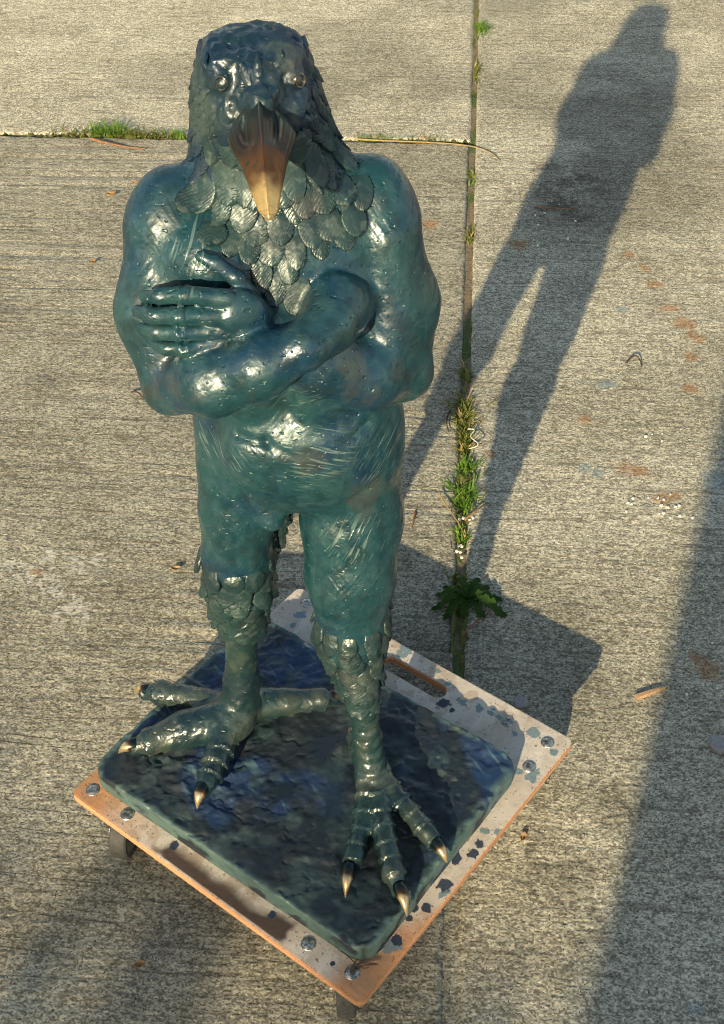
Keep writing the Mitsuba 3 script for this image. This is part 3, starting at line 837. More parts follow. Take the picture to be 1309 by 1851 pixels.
def make_bill(upper=True):
    ns, nt = 46, 40
    s = np.linspace(0, 1, ns)
    if upper:
        spine = smooth_path([(-0.026, -0.058, 1.130), (-0.026, -0.105, 1.131), (-0.025, -0.155, 1.121), (-0.024, -0.197, 1.101), (-0.023, -0.221, 1.076)], ns)
        half = np.interp(s, [0, .12, .26, .38, .55, .8, .95, 1], [.021, .029, .036, .033, .0245, .0155, .0100, .003])
        deep = np.interp(s, [0, .12, .3, .55, .8, .93, 1], [.034, .038, .042, .036, .026, .016, .003])
    else:
        spine = smooth_path([(-0.026, -0.050, 1.101), (-0.025, -0.100, 1.102), (-0.024, -0.150, 1.094), (-0.024, -0.196, 1.077)], ns)
        half = np.interp(s, [0, .3, .7, 1], [.026, .027, .014, .002])
        deep = np.interp(s, [0, .3, .7, 1], [.016, .018, .014, .002])
    t = np.gradient(spine, axis=0); t /= np.linalg.norm(t, axis=1, keepdims=True)
    side = np.array([1.0, 0, 0])
    up = np.cross(side, t); up /= np.linalg.norm(up, axis=1, keepdims=True)
    up *= np.sign(up[:, 2:3] + 1e-9)
    ph = np.linspace(0, 2 * np.pi, nt, endpoint=False)
    V = []
    for i in range(ns):
        c, sn = np.cos(ph), np.sin(ph)
        if upper:     # roof-like: a keel above, sharp cutting edges below
            yy = np.sign(sn) * np.abs(sn) ** 0.9
            kx = c * half[i] * (1 - 0.42 * np.clip(yy, 0, 1) ** 1.3)
            kz = np.where(yy > 0, yy * deep[i] * 0.62, yy * deep[i] * 0.22) - deep[i] * 0.60
            keel = 0.0060 * np.exp(-(kx / 0.0034) ** 2) * (yy > 0) * np.clip(s[i] * 6, 0, 1) * (1 - s[i] * 0.6)
            nos = 0.0
            if 0.10 < s[i] < 0.52:
                nos = -0.0105 * np.exp(-((np.abs(kx) - half[i] * 0.46) / 0.0048) ** 2) * (yy > 0) * np.sin((s[i] - .10) / .42 * np.pi)
            kz = kz + keel + nos
        else:
            yy = sn
            kx = c * half[i]
            kz = np.where(yy > 0, yy * deep[i] * 0.2, yy * deep[i])
        V.append(spine[i] + kx[:, None] * side + kz[:, None] * up[i])
    V = np.vstack(V)
    F = []
    for i in range(ns - 1):
        for k in range(nt):
            p, q = i * nt + k, i * nt + (k + 1) % nt
            F += [[p, q, q + nt], [p, q + nt, p + nt]]
    V = np.vstack([V, V[:nt].mean(0), V[-nt:].mean(0)])
    for k in range(nt):
        F += [[len(V) - 2, (k + 1) % nt, k], [len(V) - 1, (ns - 1) * nt + k, (ns - 1) * nt + (k + 1) % nt]]
    m = trimesh.Trimesh(V, np.array(F), process=False)
    uvx = np.r_[np.repeat(s, nt), 0, 1]
    if m.volume < 0:
        m.invert()
    return m, np.stack([uvx, uvx], 1)


for up_ in (True, False):
    m, uv = make_bill(up_)
    add('upper_bill' if up_ else 'lower_bill', mikit.ply(xf(m, STAT), 'bill_bronze', smooth=True, uv=uv), statue,
        label='dark upper bill rubbed down to golden bronze at its tip' if up_ else None)

# ---- eyes
bsdf('eye_bronze', principled(rgb(0.30, 0.27, 0.20), 0.16, metallic=1.0))
bsdf('eye_dark', principled(rgb(0.02, 0.022, 0.02), 0.12, specular=0.7, clearcoat=1.0))
for e, dv in zip(EYES, ((-0.42, -0.9, 0.12), (0.62, -0.78, 0.12))):
    dv = np.array(dv) / np.linalg.norm(dv)
    ball = trimesh.creation.icosphere(3, 0.0082); ball.apply_translation(np.array(e) + dv * 0.0030)
    ek = add('eye', mikit.ply(xf(ball, STAT), 'eye_dark', smooth=True), statue)
    a = np.cross(dv, [0, 0, 1]); a /= np.linalg.norm(a); b = np.cross(dv, a)
    th = np.linspace(0, 2 * np.pi, 41)
    ringp = np.array(e) + dv * 0.0098 + 0.0062 * (np.cos(th)[:, None] * a + np.sin(th)[:, None] * b * 1.12)
    add('rim', mikit.ply(xf(tube(ringp, 0.0013, 8, False), STAT), 'eye_bronze', smooth=True), ek)

# ---- claws
def claw_color(p, n, uv):
    s = uv.x + 0.2 * (fbm(p.x * 110, p.y * 110, p.z * 110, 2) - 0.5)
    col = mix((0.018, 0.035, 0.042), (0.10, 0.06, 0.03), smoothstep(0.22, 0.36, s))
    return mix(col, (0.72, 0.54, 0.30), smoothstep(0.34, 0.50, s))


bsdf('claw_bronze', principled(mikit.proc(claw_color), 0.28, metallic=0.8, specular=0.6))


def claw(a, tip, r, arch):
    a, tip = np.array(a, float), np.array(tip, float)
    mid = (a + tip) / 2 + [0, 0, arch]
    P = smooth_path([a, mid, tip], 16)
    s = np.linspace(0, 1, 16)
    rad = r * (1 - s ** 1.6) + 0.0006
    m = tube(P, rad, 14)
    u = np.r_[np.repeat(s, 14), 0, 1]
    return xf(m, STAT), np.stack([u, u], 1)


for a, tip, r, arch in (((-0.306, -0.0245, 0.016), (-0.337, -0.032, 0.006), 0.0120, 0.006), ((-0.196, -0.119, 0.017), (-0.207, -0.150, 0.003), 0.0115, 0.009),
                        ((-0.288, 0.0855, 0.016), (-0.318, 0.098, 0.006), 0.0115, 0.006), ((0.010, 0.040, 0.018), (0.046, 0.050, 0.008), 0.0115, 0.007),
                        ((0.0245, -0.284, 0.017), (0.015, -0.326, 0.003), 0.0108, 0.010), ((0.0955, -0.324, 0.017), (0.103, -0.365, 0.003), 0.0108, 0.011),
                        ((0.158, -0.253, 0.016), (0.172, -0.282, 0.004), 0.0100, 0.007), ((0.050, -0.05, 0.014), (0.043, -0.012, 0.003), 0.009, 0.006)):
    m, uv = claw(a, tip, r, arch)
    add('claw', mikit.ply(m, 'claw_bronze', smooth=True, uv=uv), statue)

# ---- cast plinth plate of the statue
BC, BA = np.array([-0.222, 1.280]), math.radians(-32.4)
BU, BV = np.array([math.cos(BA), math.sin(BA), 0]), np.array([-math.sin(BA), math.cos(BA), 0])
PLATE = frame([BC[0], BC[1], 0.1255], BU, BV, [0, 0, 1])
pf = Field([-0.31, -0.245, -0.012], [0.31, 0.245, 0.075], 0.0030)
X, Y, Z = np.meshgrid(*pf.axes(tuple(slice(0, n) for n in pf.n)), indexing='ij')
hx, hy, rc = 0.281, 0.213, 0.034
qx, qy = np.abs(X) - hx + rc, np.abs(Y) - hy + rc
d2 = np.sqrt(np.maximum(qx, 0) ** 2 + np.maximum(qy, 0) ** 2) + np.minimum(np.maximum(qx, qy), 0) - rc
d2 = d2 + 0.0025 * (meshkit.fbm(np.stack([X * 20, Y * 20, Z * 10], -1), 2, 4) - 0.5)
xy = np.stack([X[:, :, 0] * 1.0, Y[:, :, 0], 0 * X[:, :, 0]], -1)
mud = meshkit.fbm(xy * [20, 20, 1] + 0.35 * meshkit.fbm(xy * 9, 2, 8)[..., None] * 9, 4, 6)
ridge = 1 - np.abs(2 * meshkit.fbm(xy * [30, 30, 1] + 3, 3, 15) - 1)
hm = 0.037 + 0.010 * (mud - 0.5) + 0.010 * (ridge - 0.75) * np.clip((meshkit.fbm(xy * 8, 2, 3) - 0.38) * 5, 0, 1) + 0.0055 * (meshkit.fbm(xy * 90, 3, 9) - 0.5)
crk = np.abs(meshkit.fbm(xy * [17, 22, 1] + 9 + 0.05 * meshkit.noise(xy * 60)[..., None], 3, 31) - 0.5)
hm = hm - 0.0028 * np.exp(-(crk / 0.010) ** 2) * np.clip((meshkit.fbm(xy * 7, 2, 41) - 0.40) * 6, 0, 1)
wz = np.abs(Z - 0.5 * hm[:, :, None]) - 0.5 * hm[:, :, None] + 0.004
ox, oz = d2 + 0.004, wz
pf.a = (np.sqrt(np.maximum(ox, 0) ** 2 + np.maximum(oz, 0) ** 2) + np.minimum(np.maximum(ox, oz), 0) - 0.004).astype(np.float32)
Vp, Fp = pf.mesh()


def plate_color(p, n, uv):
    a = fbm(p.x * 8, p.y * 8, 2.0, 4)
    b = fbm(p.x * 30 + 5, p.y * 30, p.z * 30, 4)
    c = fbm((p.x * 0.8 + p.y * 0.6) * 90, (p.y * 0.8 - p.x * 0.6) * 22, 1.0, 3)
    col = mix((0.008, 0.018, 0.028), (0.008, 0.034, 0.100), smoothstep(0.48, 0.62, a))
    col = mix(col, (0.030, 0.058, 0.066), 0.7 * smoothstep(0.54, 0.70, b))
    dx, dy = p.x - float(BC[0]), p.y - float(BC[1])
    u, v = dx * float(BU[0]) + dy * float(BU[1]), dx * float(BV[0]) + dy * float(BV[1])
    e = dr.minimum(0.278 - dr.abs(u), 0.213 - dr.abs(v)) + 0.03 * (b - 0.5)
    edge = (1 - smoothstep(0.004, 0.014, e)) * smoothstep(0.35, 0.5, b)        # patina rubbed thin along the arris
    col = mix(col, (0.085, 0.150, 0.140), 0.75 * edge)
    return mix(col, (0.10, 0.19, 0.21), 0.45 * smoothstep(0.62, 0.70, c) * smoothstep(0.52, 0.62, a))


bsdf('patina_plate', wax(plate_color, lambda p, n, uv: fbm(p.x * 90, p.y * 130, p.z * 90, 3), 0.0018, 0.62, 0.12))
add('plinth', mikit.ply((Vp @ PLATE[:3, :3].T + PLATE[:3, 3], Fp), 'patina_plate', smooth=True), statue, label='dark blue cast plate with rough modelled earth under the crow feet')

# ------------------------------------------------------------------ the dolly
DC, DA = np.array([-0.193, 1.307]), math.radians(-33.51)
DU, DV = np.array([math.cos(DA), math.sin(DA), 0]), np.array([-math.sin(DA), math.cos(DA), 0])
DTOP, DTH = 0.125, 0.018
DOLLY = frame([DC[0], DC[1], 0], DU, DV, [0, 0, 1])

SPL_DARK = [(0.079, 0.224, 0.012), (0.273, -0.015, 0.0105), (0.289, 0.008, 0.0095), (0.288, -0.065, 0.013), (0.287, -0.110, 0.0095), (0.271, -0.124, 0.0075), (0.275, -0.143, 0.0065),
            (-0.095, -0.262, 0.010), (0.108, -0.262, 0.0075), (0.284, -0.181, 0.009), (0.288, 0.030, 0.009), (0.1, 0.222, 0.005), (0.23, -0.268, 0.004)]
SPL_TEAL = [(0.104, 0.246, 0.008), (0.134, 0.253, 0.008), (0.156, 0.259, 0.007), (0.176, 0.258, 0.006), (0.239, 0.264, 0.013), (0.286, 0.251, 0.007), (0.263, 0.183, 0.008), (0.280, 0.052, 0.008),
            (0.298, 0.065, 0.009), (0.294, -0.075, 0.011), (-0.048, 0.274, 0.012), (-0.045, 0.290, 0.013), (-0.252, 0.240, 0.012), (-0.246, 0.21, 0.010), (-0.172, 0.231, 0.014), (-0.20, 0.27, 0.009),
            (0.03, 0.28, 0.006), (0.06, 0.268, 0.006), (0.285, 0.19, 0.012), (0.283, -0.195, 0.012), (-0.1, 0.26, 0.01), (0.215, 0.243, 0.006)]


def board_uv(p):
    dx, dy = p.x - float(DC[0]), p.y - float(DC[1])
    return dx * float(DU[0]) + dy * float(DU[1]), dx * float(DV[0]) + dy * float(DV[1])


def dots(u, v, spots, wob):
    best = mi.Float(0)
    nn = fbm(u * 130, v * 130, 3.0, 3) - 0.5
    for cx, cy, r in spots:
        d = dr.sqrt(dr.square(u - cx) + dr.square(v - cy)) / r + nn * wob
        best = dr.maximum(best, 1 - smoothstep(0.75, 1.0, d))
    return best


def board_color(p, n, uv):
    u, v = board_uv(p)
    g = fbm(u * 9, v * 150, 1.0, 3)
    a = fbm(u * 7, v * 7, 2.0, 4)
    b = fbm(u * 45, v * 45, 5.0, 3)
    wood = mix((0.42, 0.19, 0.085), (0.56, 0.30, 0.16), g)
    grey = mix((0.46, 0.40, 0.34), (0.62, 0.57, 0.51), fbm(u * 60, v * 18, 3.0, 3))
    # spilt whitening wiped over the face; it stays off the two front corners
    e1 = smoothstep(-0.24, -0.10, u + 0.18 * (a - 0.5) - 0.10 * smoothstep(0.1, 0.3, v))
    e2 = 1 - smoothstep(0.20, 0.27, u - v * 0.35 - 0.12 + 0.2 * (a - 0.5))
    back = smoothstep(0.05, 0.15, v + 0.1 * (a - 0.5))
    wv = dr.maximum(dr.minimum(e1, e2), back)
    col = wood * (1 - wv) + grey * wv
    brown = smoothstep(0.46, 0.62, b) * 0.45
    col = mix(col, (0.30, 0.20, 0.12), brown * (0.4 + 0.6 * smoothstep(0.45, 0.6, a)))
    # brown-black run of patina along the front edge
    sv = v + 0.02 * (fbm(u * 26, v * 26, 8.0, 4) - 0.5)
    st = smoothstep(-0.125, -0.09, u + 0.05 * (b - 0.5)) * (1 - smoothstep(0.142, 0.156, u + 0.02 * (b - 0.5)))
    st *= 1 - smoothstep(-0.274, -0.250, sv - 0.02 * smoothstep(0.06, -0.09, u) * 0 - 0.012 * smoothstep(0.1, 0.14, u))
    st *= smoothstep(-0.2905, -0.287, v) * 0.999 + 0.001
    col = mix(col, C3(0.040, 0.022, 0.017) * (0.7 + 0.6 * b), 0.94 * st)
    col = mix(col, C3(0.11, 0.20, 0.24), 0.85 * dots(u, v, SPL_TEAL, 1.9))
    col = mix(col, C3(0.012, 0.028, 0.060), 0.95 * dots(u, v, SPL_DARK, 1.2))
    sp = noise(u * 330, v * 330, 2.0)
    col = mix(col, (0.08, 0.06, 0.05), 0.7 * smoothstep(0.86, 0.93, sp))
    # cut edges: layers of ply
    ply = noise(p.z * 420, (u + v) * 6, 1.0)
    edge = mix((0.40, 0.17, 0.075), (0.58, 0.32, 0.18), ply) * (0.75 + 0.5 * noise(u * 200, v * 200, p.z * 700))
    top = smoothstep(0.6, 0.8, n.z)
    return col * top + edge * (1 - top)


bsdf('plywood', bumped(principled(mikit.proc(board_color), 0.62, specular=0.4), lambda p, n, uv: fbm(p.x * 160, p.y * 160, p.z * 260, 3), 0.0010))
outer = sbox(-0.288, -0.2795, 0.288, 0.2795).buffer(0.013, quad_segs=10)
slot = LineString([(-0.048, 0.243), (0.055, 0.243)]).buffer(0.0155, quad_segs=10)
brd = outer.difference(slot)


def slab_of(poly, z0, z1, bevel=0.0):
    cs = m3.CrossSection([np.asarray(poly.exterior.coords)[:-1]] + [np.asarray(r.coords)[:-1] for r in poly.interiors], m3.FillRule.EvenOdd)
    if not bevel:
        return cs.extrude(z1 - z0).translate((0, 0, z0))
    parts = cs.extrude(z1 - z0 - 2 * bevel).translate((0, 0, z0 + bevel))
    inner = cs.offset(-bevel, m3.JoinType.Round)
    full = inner.extrude(z1 - z0).translate((0, 0, z0))
    half = cs.offset(-bevel * 0.3, m3.JoinType.Round).extrude(z1 - z0 - 2 * bevel * 0.3).translate((0, 0, z0 + bevel * 0.3))
    return parts + full + half


def tri(m):
    mm = m.to_mesh()
    return trimesh.Trimesh(np.array(mm.vert_properties[:, :3], float), np.array(mm.tri_verts), process=False)


dolly = thing('dolly', 'square plywood moving dolly with paint splashes and castors, carrying the statue', 'dolly')
add('board', mikit.ply(xf(tri(slab_of(brd, DTOP - DTH, DTOP, 0.0022)), DOLLY), 'plywood', smooth=25), dolly, label='weathered orange plywood board splashed with blue paint')

bsdf('steel', bumped(principled(mikit.proc(lambda p, n, uv: mix((0.42, 0.42, 0.40), (0.62, 0.62, 0.60), noise(p.x * 500, p.y * 500, p.z * 500)) * (0.45 + 0.55 * smoothstep(0.4, 0.6, fbm(p.x * 220, p.y * 220, p.z * 220, 3)))), 0.42, metallic=0.9), lambda p, n, uv: noise(p.x * 400, p.y * 400, p.z * 400), 0.0004))
bsdf('dull_steel', principled(rgb(0.30, 0.30, 0.29), 0.45, metallic=0.85))
bsdf('rubber', bumped(principled(mikit.proc(lambda p, n, uv: mix((0.035, 0.036, 0.036), (0.085, 0.083, 0.078), fbm(p.x * 120, p.y * 120, p.z * 120, 3))), 0.7), lambda p, n, uv: noise(p.x * 260, p.y * 260, p.z * 260), 0.0008))

# screw heads: domed, cross recess, on a pressed ring
Ms = m3.Manifold.sphere(0.0125, 40).scale((1, 1, 0.42)) ^ m3.Manifold.cube((0.04, 0.04, 0.02), True).translate((0, 0, 0.010))
cross = m3.Manifold.cube((0.0115, 0.0022, 0.006), True) + m3.Manifold.cube((0.0022, 0.0115, 0.006), True)
Ms = (m3.Manifold.sphere(0.0098, 48).scale((1, 1, 0.34)) ^ m3.Manifold.cylinder(0.02, 0.02).translate((0, 0, 0.0))) - cross.translate((0, 0, 0.0040))
Ms = Ms + m3.Manifold.cylinder(0.0012, 0.0116, 0.0108, 40)
screw_mesh = tri(Ms)
for k, (u, v) in enumerate([(-0.274, -0.267), (-0.195, -0.266), (0.182, -0.265), (0.262, -0.262), (0.264, -0.207), (0.268, 0.261), (0.270, 0.201), (0.189, 0.259), (-0.262, 0.268), (-0.19, 0.262)]):
    th = rng.uniform(0, np.pi)
    m = DOLLY @ frame([u, v, DTOP + 0.0003], [math.cos(th), math.sin(th), 0], [-math.sin(th), math.cos(th), 0], [0, 0, 1])
    add('screw', mikit.ply(xf(screw_mesh, m), 'steel', smooth=30), dolly)


def lathe(profile, n=40):
    return trimesh.creation.revolve(np.array(profile), sections=n)


def castor(u, v, ang):
    """Swivel castor: top plate, swivel race, fork, wheel with tyre and hub, axle bolt."""
    c, s = math.cos(ang), math.sin(ang)
    M = DOLLY @ frame([u, v, 0], [c, s, 0], [-s, c, 0], [0, 0, 1])
    R, Wd = 0.0440, 0.029
    off = 0.026
    tilt = np.array([[0, 0, 1], [1, 0, 0], [0, 1, 0.0]])      # wheel axis z -> local y
    key = numbered(f'{dolly}__castor')
    cz = DTOP - DTH
    plate = tri(slab_of(sbox(-0.038, -0.03, 0.038, 0.03).buffer(0.006), cz - 0.0035, cz - 0.0004))
    race = lathe([(0.0, cz - 0.020), (0.020, cz - 0.020), (0.025, cz - 0.013), (0.025, cz - 0.008), (0.021, cz - 0.0032), (0, cz - 0.0032)])
    sides = []
    for sg in (-1, 1):
        poly = Polygon([(-0.020, cz - 0.016), (0.020, cz - 0.016), (off + 0.011, R + 0.004), (off + 0.009, R - 0.012), (off - 0.009, R - 0.012), (off - 0.013, R + 0.004)]).buffer(0.002)
        e = trimesh.creation.extrude_polygon(poly, 0.0026, engine='earcut')
        e.apply_transform(np.array([[1, 0, 0, 0], [0, 0, -1, sg * 0.0190 + 0.0013], [0, 1, 0, 0], [0, 0, 0, 1.0]]))
        sides.append(e)
    crown = trimesh.creation.box((0.040, 0.036, 0.004)); crown.apply_translation((0, 0, cz - 0.018))
    scene[key] = mikit.ply(xf(trimesh.util.concatenate([plate, race, crown] + sides), M), 'dull_steel', smooth=30)
    W = np.eye(4); W[:3, 0], W[:3, 1], W[:3, 2], W[:3, 3] = [1, 0, 0], [0, 0, 1], [0, -1, 0], [off, 0, R]
    tyre = lathe([(R - 0.010, -Wd / 2), (R - 0.003, -Wd / 2), (R - 0.0006, -Wd / 2 + 0.003), (R, -0.004), (R, 0.004), (R - 0.0006, Wd / 2 - 0.003), (R - 0.003, Wd / 2), (R - 0.010, Wd / 2), (R - 0.010, -Wd / 2)], 56)
    hub = lathe([(0, -Wd / 2 - 0.001), (0.011, -Wd / 2 - 0.001), (0.013, -Wd / 2 + 0.004), (R - 0.0098, -Wd / 2 + 0.002), (R - 0.0098, Wd / 2 - 0.002), (0.013, Wd / 2 - 0.004), (0.011, Wd / 2 + 0.001), (0, Wd / 2 + 0.001)], 40)
    bolt = lathe([(0, -0.026), (0.0065, -0.026), (0.0068, -0.021), (0.004, -0.021), (0.004, 0.021), (0.0068, 0.021), (0.0065, 0.026), (0, 0.026)], 6)
    scene[f'{key}__tyre'] = mikit.ply(xf(tyre, M @ W), 'rubber', smooth=30)
    scene[f'{key}__hub'] = mikit.ply(xf(hub, M @ W), 'dull_steel', smooth=30)
    scene[f'{key}__axle_bolt'] = mikit.ply(xf(bolt, M @ W), 'steel', smooth=25)


castor(-0.235, -0.236, math.radians(-62))
castor(0.225, -0.232, math.radians(-52))
castor(0.232, 0.232, math.radians(60))
castor(-0.235, 0.232, math.radians(150))

# ------------------------------------------------------------------ weeds and moss in the joints
def leaf_bsdf(a, b, trans=0.5):
    return {'type': 'principledthin', 'base_color': mikit.proc(lambda p, n, uv: mix(a, b, noise(p.x * 70, p.y * 70, p.z * 70))), 'roughness': 0.5, 'diff_trans': trans, 'spec_trans': 0.0}


bsdf('grass_green', leaf_bsdf((0.085, 0.19, 0.028), (0.21, 0.33, 0.06)))
bsdf('grass_dull', leaf_bsdf((0.09, 0.13, 0.028), (0.24, 0.25, 0.07)))
bsdf('straw', leaf_bsdf((0.34, 0.24, 0.10), (0.48, 0.36, 0.17), 0.3))
bsdf('dandelion_leaf', leaf_bsdf((0.022, 0.060, 0.014), (0.055, 0.10, 0.028), 0.35))
bsdf('red_stem', principled(rgb(0.22, 0.07, 0.04), 0.6))


def grass_blades(c, n, L, spread, up, r, width=0.0022):
    Vs, Fs = [], []
    for _ in range(n):
        th = r.uniform(0, 2 * np.pi)
        l = L * r.uniform(0.5, 1.15)
        b = np.array([c[0] + r.normal(0, spread[0]), c[1] + r.normal(0, spread[1]), -0.008])
        d = np.array([math.cos(th), math.sin(th), 0])
        s = np.linspace(0, 1, 5)
        lean = r.uniform(0.3, 1.0)
        P_ = b + (s ** 1.3 * l * lean)[:, None] * d + np.stack([0 * s, 0 * s, l * up * (s - 0.45 * lean * s ** 2.2) + 0.004 * s], 1)
        side = np.array([-d[1], d[0], 0]) * width * r.uniform(0.6, 1.3)
        w = np.array([0.8, 1, 0.85, 0.55, 0.05])[:, None]
        fold = np.array([0, 0, 0.0006])
        k = sum(len(v) for v in Vs)
        Vs.append(np.vstack([P_ - side * w, P_ - fold, P_ + side * w]))
        for i in range(4):
            for o in (0, 5):
                Fs += [[k + o + i, k + o + i + 1, k + o + i + 6], [k + o + i, k + o + i + 6, k + o + i + 5]]
    return trimesh.Trimesh(np.vstack(Vs), np.array(Fs), process=False)


def grass_tuft(c, n, L, spread, label, mat='grass_green', up=0.8, sd=0, straw=0):
    r = np.random.default_rng(100 + sd)
    n, L = int(n * 0.75), L * 0.84
    t = thing('grass_tuft', label, 'grass', 'grass tufts in the slab joints')
    add('blades', mikit.ply(grass_blades(c, n, L, spread, up, r), mat, smooth=True), t, kind='stuff')
    if straw:
        add('dry_blades', mikit.ply(grass_blades(c, straw, L * 1.3, spread, up * 0.6, r), 'straw', smooth=True), t, kind='stuff')


TUFTS = [((-1.225, 3.785), 90, 0.045, (0.06, 0.008), 'low dull grass in the cross joint, nearest the left edge of the photo', 'grass_dull', 8),
         ((-1.125, 3.79), 190, 0.075, (0.032, 0.008), 'tallest bright green grass tuft of the cross joint, left of the statue', 'grass_green', 4),
         ((-1.00, 3.785), 120, 0.055, (0.04, 0.008), 'yellow green grass tuft right of the tallest one in the cross joint', 'grass_dull', 10),
         ((-0.90, 3.785), 60, 0.045, (0.02, 0.008), 'small green tuft beside the left of the statue\'s head', 'grass_green', 2),
         ((-0.27, 3.785), 50, 0.036, (0.035, 0.006), 'small grass tuft in the cross joint beside the right of the statue\'s head', 'grass_green', 8),
         ((-0.12, 3.782), 50, 0.030, (0.03, 0.006), 'short grass in the cross joint just before it meets the long joint', 'grass_dull', 12),
         ((0.045, 4.64), 110, 0.050, (0.012, 0.030), 'bright grass tuft in the long joint at the top of the photo', 'grass_green', 2),
         ((0.035, 4.30), 80, 0.034, (0.008, 0.05), 'second grass strip down the long joint, above the cross joint', 'grass_dull', 4),
         ((0.028, 3.56), 35, 0.028, (0.006, 0.02), 'tiny tuft in the long joint just below the cross joint', 'grass_green', 2),
         ((0.026, 3.22), 50, 0.036, (0.006, 0.02), 'small dark tuft in the long joint beside the statue\'s shoulder', 'grass_dull', 3),
         ((0.022, 2.57), 36, 0.030, (0.006, 0.03), 'small tuft in the long joint where a leg of the shadow crosses it', 'grass_dull', 3),
         ((0.018, 2.42), 150, 0.050, (0.014, 0.030), 'broad dull grass clump at the top of the thick weeds', 'grass_dull', 16),
         ((0.026, 2.32), 120, 0.040, (0.010, 0.030), 'second clump down the thick weeds, mixed with straw', 'grass_dull', 20),
         ((0.034, 2.215), 130, 0.046, (0.012, 0.024), 'third clump down the thick weeds, leaning right', 'grass_green', 8),
         ((0.026, 2.12), 190, 0.052, (0.014, 0.022), 'fresh green clump at the lower end of the thick weeds', 'grass_green', 10),
         ((0.022, 2.00), 70, 0.034, (0.007, 0.016), 'small bright tuft between the thick weeds and the dandelion', 'grass_green', 4),
         ((0.020, 1.86), 40, 0.036, (0.008, 0.016), 'thin shaded tuft just behind the dandelion', 'grass_dull', 4),
         ((0.095, 1.345), 30, 0.030, (0.012, 0.012), 'little mossy tuft beside the right edge of the dolly', 'grass_dull', 6)]
for i, (c, n, L, sp, lab, mat, st) in enumerate(TUFTS):
    grass_tuft(c, n, L, sp, lab, mat, sd=i, straw=st)


def moss_mesh(x0, x1, y0, y1, step, sd, h):
    X, Y = np.meshgrid(np.arange(x0, x1, step), np.arange(y0, y1, step), indexing='ij')
    P_ = np.stack([X, Y, 0 * X + sd], -1)
    Z = -0.0125 + h * np.clip(meshkit.fbm(P_ * [50, 16, 1], 3, sd) - 0.40, 0, 1) * 3.2 + 0.003 * (meshkit.noise(P_ * 260, sd) - 0.5)
    i = np.arange(X.size).reshape(X.shape)
    q = np.stack([i[:-1, :-1], i[1:, :-1], i[1:, 1:], i[:-1, 1:]], -1).reshape(-1, 4)
    return trimesh.Trimesh(np.stack([X, Y, Z], -1).reshape(-1, 3), np.vstack([q[:, [0, 1, 2]], q[:, [0, 2, 3]]]), process=False)


add('moss', mikit.ply(trimesh.util.concatenate([moss_mesh(0.008, 0.040, 1.4, 2.6, 0.003, 1, 0.016), moss_mesh(0.012, 0.04, 4.1, 4.9, 0.004, 2, 0.010), moss_mesh(-1.5, 0.02, 3.768, 3.796, 0.004, 3, 0.014)]), 'moss_material', smooth=True),
    label='olive moss filling the joints between the slabs', cat='moss', kind='stuff')


def toothed_leaf(base, th, L, W, arch, r):
    n = 22
    s = np.linspace(0, 1, n)
    d = np.array([math.cos(th), math.sin(th), 0]); sd = np.array([-d[1], d[0], 0])
    c = base + (s * L)[:, None] * d + np.stack([0 * s, 0 * s, arch * np.sin(np.clip(s * 1.25, 0, 1) * np.pi) + 0.006 * (1 - s)], 1)
    prof = W * np.sin(np.pi * np.clip(s, 0, 1) ** 1.35) ** 0.8 + 0.0015
    tooth = 1 - 0.62 * ((s * 5.2 + 0.1) % 1) * (s < 0.86)
    w = prof * tooth
    lift = np.array([0, 0, 1]) * (w * 0.35)[:, None]
    V_ = np.vstack([c - sd * w[:, None] + lift, c, c + sd * w[:, None] + lift])
    F_l = []
    for i in range(n - 1):
        for o in (0, n):
            F_l += [[o + i, o + i + 1, o + i + 1 + n], [o + i, o + i + 1 + n, o + i + n]]
    return trimesh.Trimesh(V_, np.array(F_l), process=False)


r = np.random.default_rng(5)
dand = thing('dandelion', 'dark green dandelion rosette with toothed leaves in the shade beside the dolly', 'plant')
for k, (deg, L, W) in enumerate([(-22, 0.105, 0.017), (8, 0.085, 0.015), (40, 0.075, 0.013), (75, 0.085, 0.013), (105, 0.095, 0.013), (140, 0.075, 0.012), (172, 0.080, 0.013), (200, 0.090, 0.013),
                                 (228, 0.080, 0.014), (262, 0.055, 0.013), (-50, 0.07, 0.014), (55, 0.05, 0.012), (-5, 0.06, 0.012), (185, 0.05, 0.012)]):
    add('leaf', mikit.ply(toothed_leaf(np.array([0.038, 1.815, 0.0]), math.radians(deg + r.normal(0, 5)), L * 0.84, W * 0.85, r.uniform(0.008, 0.024), r), 'dandelion_leaf', smooth=True), dand)
add('stem', mikit.ply(tube(smooth_path([(0.03, 1.72, 0.004), (0.05, 1.745, 0.010), (0.068, 1.765, 0.008)], 12), 0.0016, 6), 'red_stem', smooth=True), dand)

# ------------------------------------------------------------------ litter on the concrete
bsdf('bark', bumped(principled(mikit.proc(lambda p, n, uv: mix((0.30, 0.17, 0.09), (0.50, 0.34, 0.20), fbm(p.x * 160, p.y * 60, p.z * 90, 3))), 0.85), lambda p, n, uv: fbm(p.x * 200, p.y * 80, p.z * 90), 0.001))
bsdf('twig_bark', principled(mikit.proc(lambda p, n, uv: mix((0.16, 0.07, 0.035), (0.34, 0.18, 0.09), noise(p.x * 200, p.y * 200, p.z * 200))), 0.8))
bsdf('dark_twig', principled(rgb(0.055, 0.035, 0.022), 0.85))
bsdf('grey_chip', principled(mikit.proc(lambda p, n, uv: mix((0.22, 0.21, 0.22), (0.34, 0.33, 0.34), noise(p.x * 300, p.y * 300))), 0.7))
bsdf('white_chip', principled(rgb(0.72, 0.71, 0.66), 0.6))
bsdf('dead_leaf_material', both(principled(mikit.proc(lambda p, n, uv: mix((0.22, 0.12, 0.05), (0.42, 0.27, 0.12), noise(p.x * 150, p.y * 150))), 0.8)))


